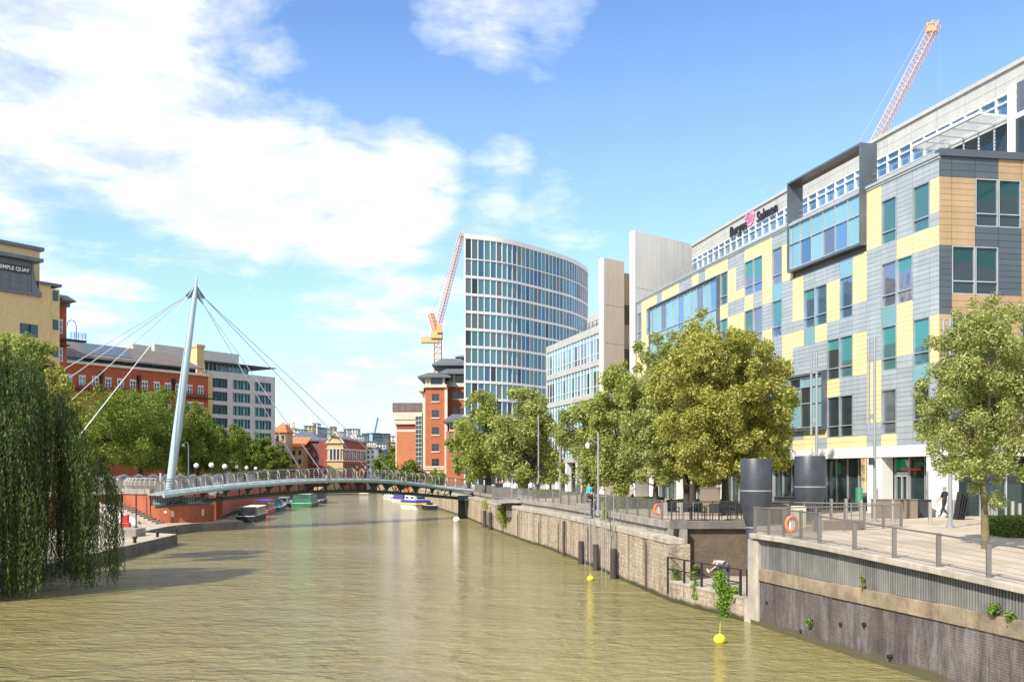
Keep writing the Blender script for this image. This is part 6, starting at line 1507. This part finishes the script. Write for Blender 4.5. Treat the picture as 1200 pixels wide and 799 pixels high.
x,y=onprom(690.5,74); person(x,y,PL,2.4,'person in a cyan top standing behind the long hedge','cloth_cyan','cloth_dark')
x,y=onprom(682,76); person(x,y,PL,1.4,'person in grey beside the cyan clad one behind the hedge','cloth_grey','cloth_dark')
x,y=onprom(740.5,68); person(x,y,PL,2.0,'person in a grey top walking under the trees, right of the hedge','cloth_grey','cloth_dark','hair_brown',WALK)
x,y=onprom(693,66.5); person(x,y,PL,3.3,'seated person in a dark top in front of the long hedge','cloth_dark','cloth_jeans','hair_brown',SIT)
b=MB(); b.bx((PX(694,66.8),66.9,0),2.2,.5,PL,PL+.44); tag(b.build('stone_bench','concrete',loc=(PX(694,66.8),66.9,PL),bevel=.03),'plain low bench under the seated person before the hedge','bench')
x,y=onprom(507.8,190) ; person(x,y,PL,.3,'person in dark clothes at the foot of the orange brick tower','cloth_dark','cloth_dark')
s_=BL*.585; p_,m_=bpt(s_); person(p_.x,p_.y,bz(s_),.9,'person in tan trousers walking across the middle of the footbridge','cloth_dark','cloth_tan','hair_brown',WALK,h=1.02)
p_,m_=bpt(BL*.60); person(p_.x+m_.x*.7,p_.y+m_.y*.7,bz(BL*.60),3.9,'second person in a red dark top close to the walker on the footbridge','red_brick_dark','cloth_dark','hair_brown')
for (px,pyb,l) in ((1062,607,'small tree like planter seen by the entrance'),): pass
# ---------------------------------------------------------------- light, sky, camera
SAZ=V((-.66,-.75)).normalized(); EL_=rad(41)
sv_=V((SAZ.x*math.cos(EL_),SAZ.y*math.cos(EL_),math.sin(EL_)))
sl=bpy.data.lights.new('sun','SUN'); sl.energy=SUN_E; sl.angle=rad(.55); sl.color=(1,.94,.84); so=bpy.data.objects.new('sun',sl); COL.objects.link(so)
so.rotation_euler=sv_.to_track_quat('Z','Y').to_euler(); so.location=(0,0,80)
wd=bpy.data.worlds.new('World'); sc.world=wd; wd.use_nodes=True; t=wd.node_tree; bg=t.nodes['Background']; bg.inputs[1].default_value=SKY_E
sk=t.nodes.new('ShaderNodeTexSky'); sk.sky_type='NISHITA'; sk.sun_disc=False; sk.sun_elevation=EL_; sk.sun_rotation=math.atan2(SAZ.x,SAZ.y); sk.air_density=1.0; sk.dust_density=.25; sk.ozone_density=2.2; sk.altitude=50
tc=t.nodes.new('ShaderNodeTexCoord'); dirv=tc.outputs['Generated']
def direc(px,py):
    v=V(((px-600)/F,1,(HZ-py)/F)).normalized(); return v
sep=t.nodes.new('ShaderNodeSeparateXYZ'); t.links.new(dirv,sep.inputs[0])
# cloud sheet coordinates: project the direction on a high plane
zc_=_math(t,'MAXIMUM',sep.outputs[2],.02); zc2=_math(t,'ADD',zc_,.12)
cx_=_math(t,'DIVIDE',sep.outputs[0],zc2); cy_=_math(t,'DIVIDE',sep.outputs[1],zc2)
cb=t.nodes.new('ShaderNodeCombineXYZ'); t.links.new(cx_,cb.inputs[0]); t.links.new(cy_,cb.inputs[1])
n1=_noise(t,1.15,9,.58,cb.outputs[0]); n1.inputs['Distortion'].default_value=.35
n2=_noise(t,4.2,8,.62,cb.outputs[0]); n2.inputs['Distortion'].default_value=.3
dn=_noise(t,4.5,5,.6,dirv)
# where the big banks of cloud lie (directions in the sky)
def lobe(px,py,w,amp):
    d=t.nodes.new('ShaderNodeVectorMath'); d.operation='DOT_PRODUCT'; t.links.new(dirv,d.inputs[0]); v=direc(px,py); d.inputs[1].default_value=tuple(v)
    c0=math.cos(w/F); m=t.nodes.new('ShaderNodeMapRange'); m.interpolation_type='SMOOTHSTEP'; t.links.new(d.outputs['Value'],m.inputs[0]); m.inputs[1].default_value=c0; m.inputs[2].default_value=1.0; m.inputs[3].default_value=0; m.inputs[4].default_value=amp; return m.outputs[0]
acc=None
for (px,py,w,a) in ((40,0,230,.40),(120,80,180,.40),(205,165,130,.40),(290,215,130,.43),(390,232,118,.43),(465,225,105,.38),(560,-10,105,.20),(640,0,70,.16),(-80,60,240,.3),(560,245,80,.16),(645,255,60,.14),
    (90,400,140,.14),(430,365,110,.18),(490,450,140,.17),(560,350,90,.13),(370,460,140,.16),(240,20,130,.2),(585,195,50,.14),(710,300,50,.08)):
    o_=lobe(px,py,w,a); acc=o_ if acc is None else _math(t,'MAXIMUM',acc,o_)
side=_math(t,'MULTIPLY',_math(t,'SUBTRACT',.25,_math(t,'MULTIPLY',sep.outputs[1],.6)),.9)  # unseen clouds behind the viewer, raised to brighten shaded faces
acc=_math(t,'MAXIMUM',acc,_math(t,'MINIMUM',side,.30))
acc=_math(t,'MAXIMUM',acc,_math(t,'MULTIPLY',_math(t,'MAXIMUM',_math(t,'SUBTRACT',sep.outputs[2],.55),0.0),.8))  # unseen overhead cloud, added to lift the ambient fill
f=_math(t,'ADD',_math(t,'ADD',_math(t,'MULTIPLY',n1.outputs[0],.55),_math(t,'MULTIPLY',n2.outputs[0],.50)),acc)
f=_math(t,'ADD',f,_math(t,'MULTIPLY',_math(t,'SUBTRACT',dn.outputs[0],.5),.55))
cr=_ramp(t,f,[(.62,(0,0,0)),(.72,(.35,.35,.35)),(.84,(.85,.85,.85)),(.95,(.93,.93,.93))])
sh=_ramp(t,n2.outputs[0],[(.33,(5.0,5.5,6.3)),(.55,(7.2,7.4,7.7)),(.7,(8.5,8.5,8.6))])
tint=_mix(t,sk.outputs[0],SKY_TINT,1.0,'MULTIPLY')
hzm=_ramp(t,sep.outputs[2],[(0,(.7,.7,.7)),(.18,(.28,.28,.28)),(.42,(0,0,0))])
blue=_mix(t,tint,(5.2,6.9,8.7),hzm.outputs[0])
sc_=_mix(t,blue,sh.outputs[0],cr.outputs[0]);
for nd in t.nodes:
    if nd.type=='MIX': nd.clamp_result=False; nd.clamp_factor=True
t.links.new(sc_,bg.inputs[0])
cd=bpy.data.cameras.new('camera'); cd.sensor_width=36; cd.lens=F/1200*36; cd.shift_y=(HZ-399.5)/1200; cd.clip_start=.5; cd.clip_end=9000
co=bpy.data.objects.new('camera',cd); COL.objects.link(co); co.location=(0,0,CZ); co.rotation_euler=(rad(90),0,0); sc.camera=co
vs_=sc.view_settings; vs_.view_transform='Standard'; vs_.look='None'; vs_.gamma=1; vs_.exposure=EXPO; vs_.use_curve_mapping=False
sc.cycles.max_bounces=6; sc.cycles.transparent_max_bounces=4; sc.cycles.sample_clamp_indirect=6
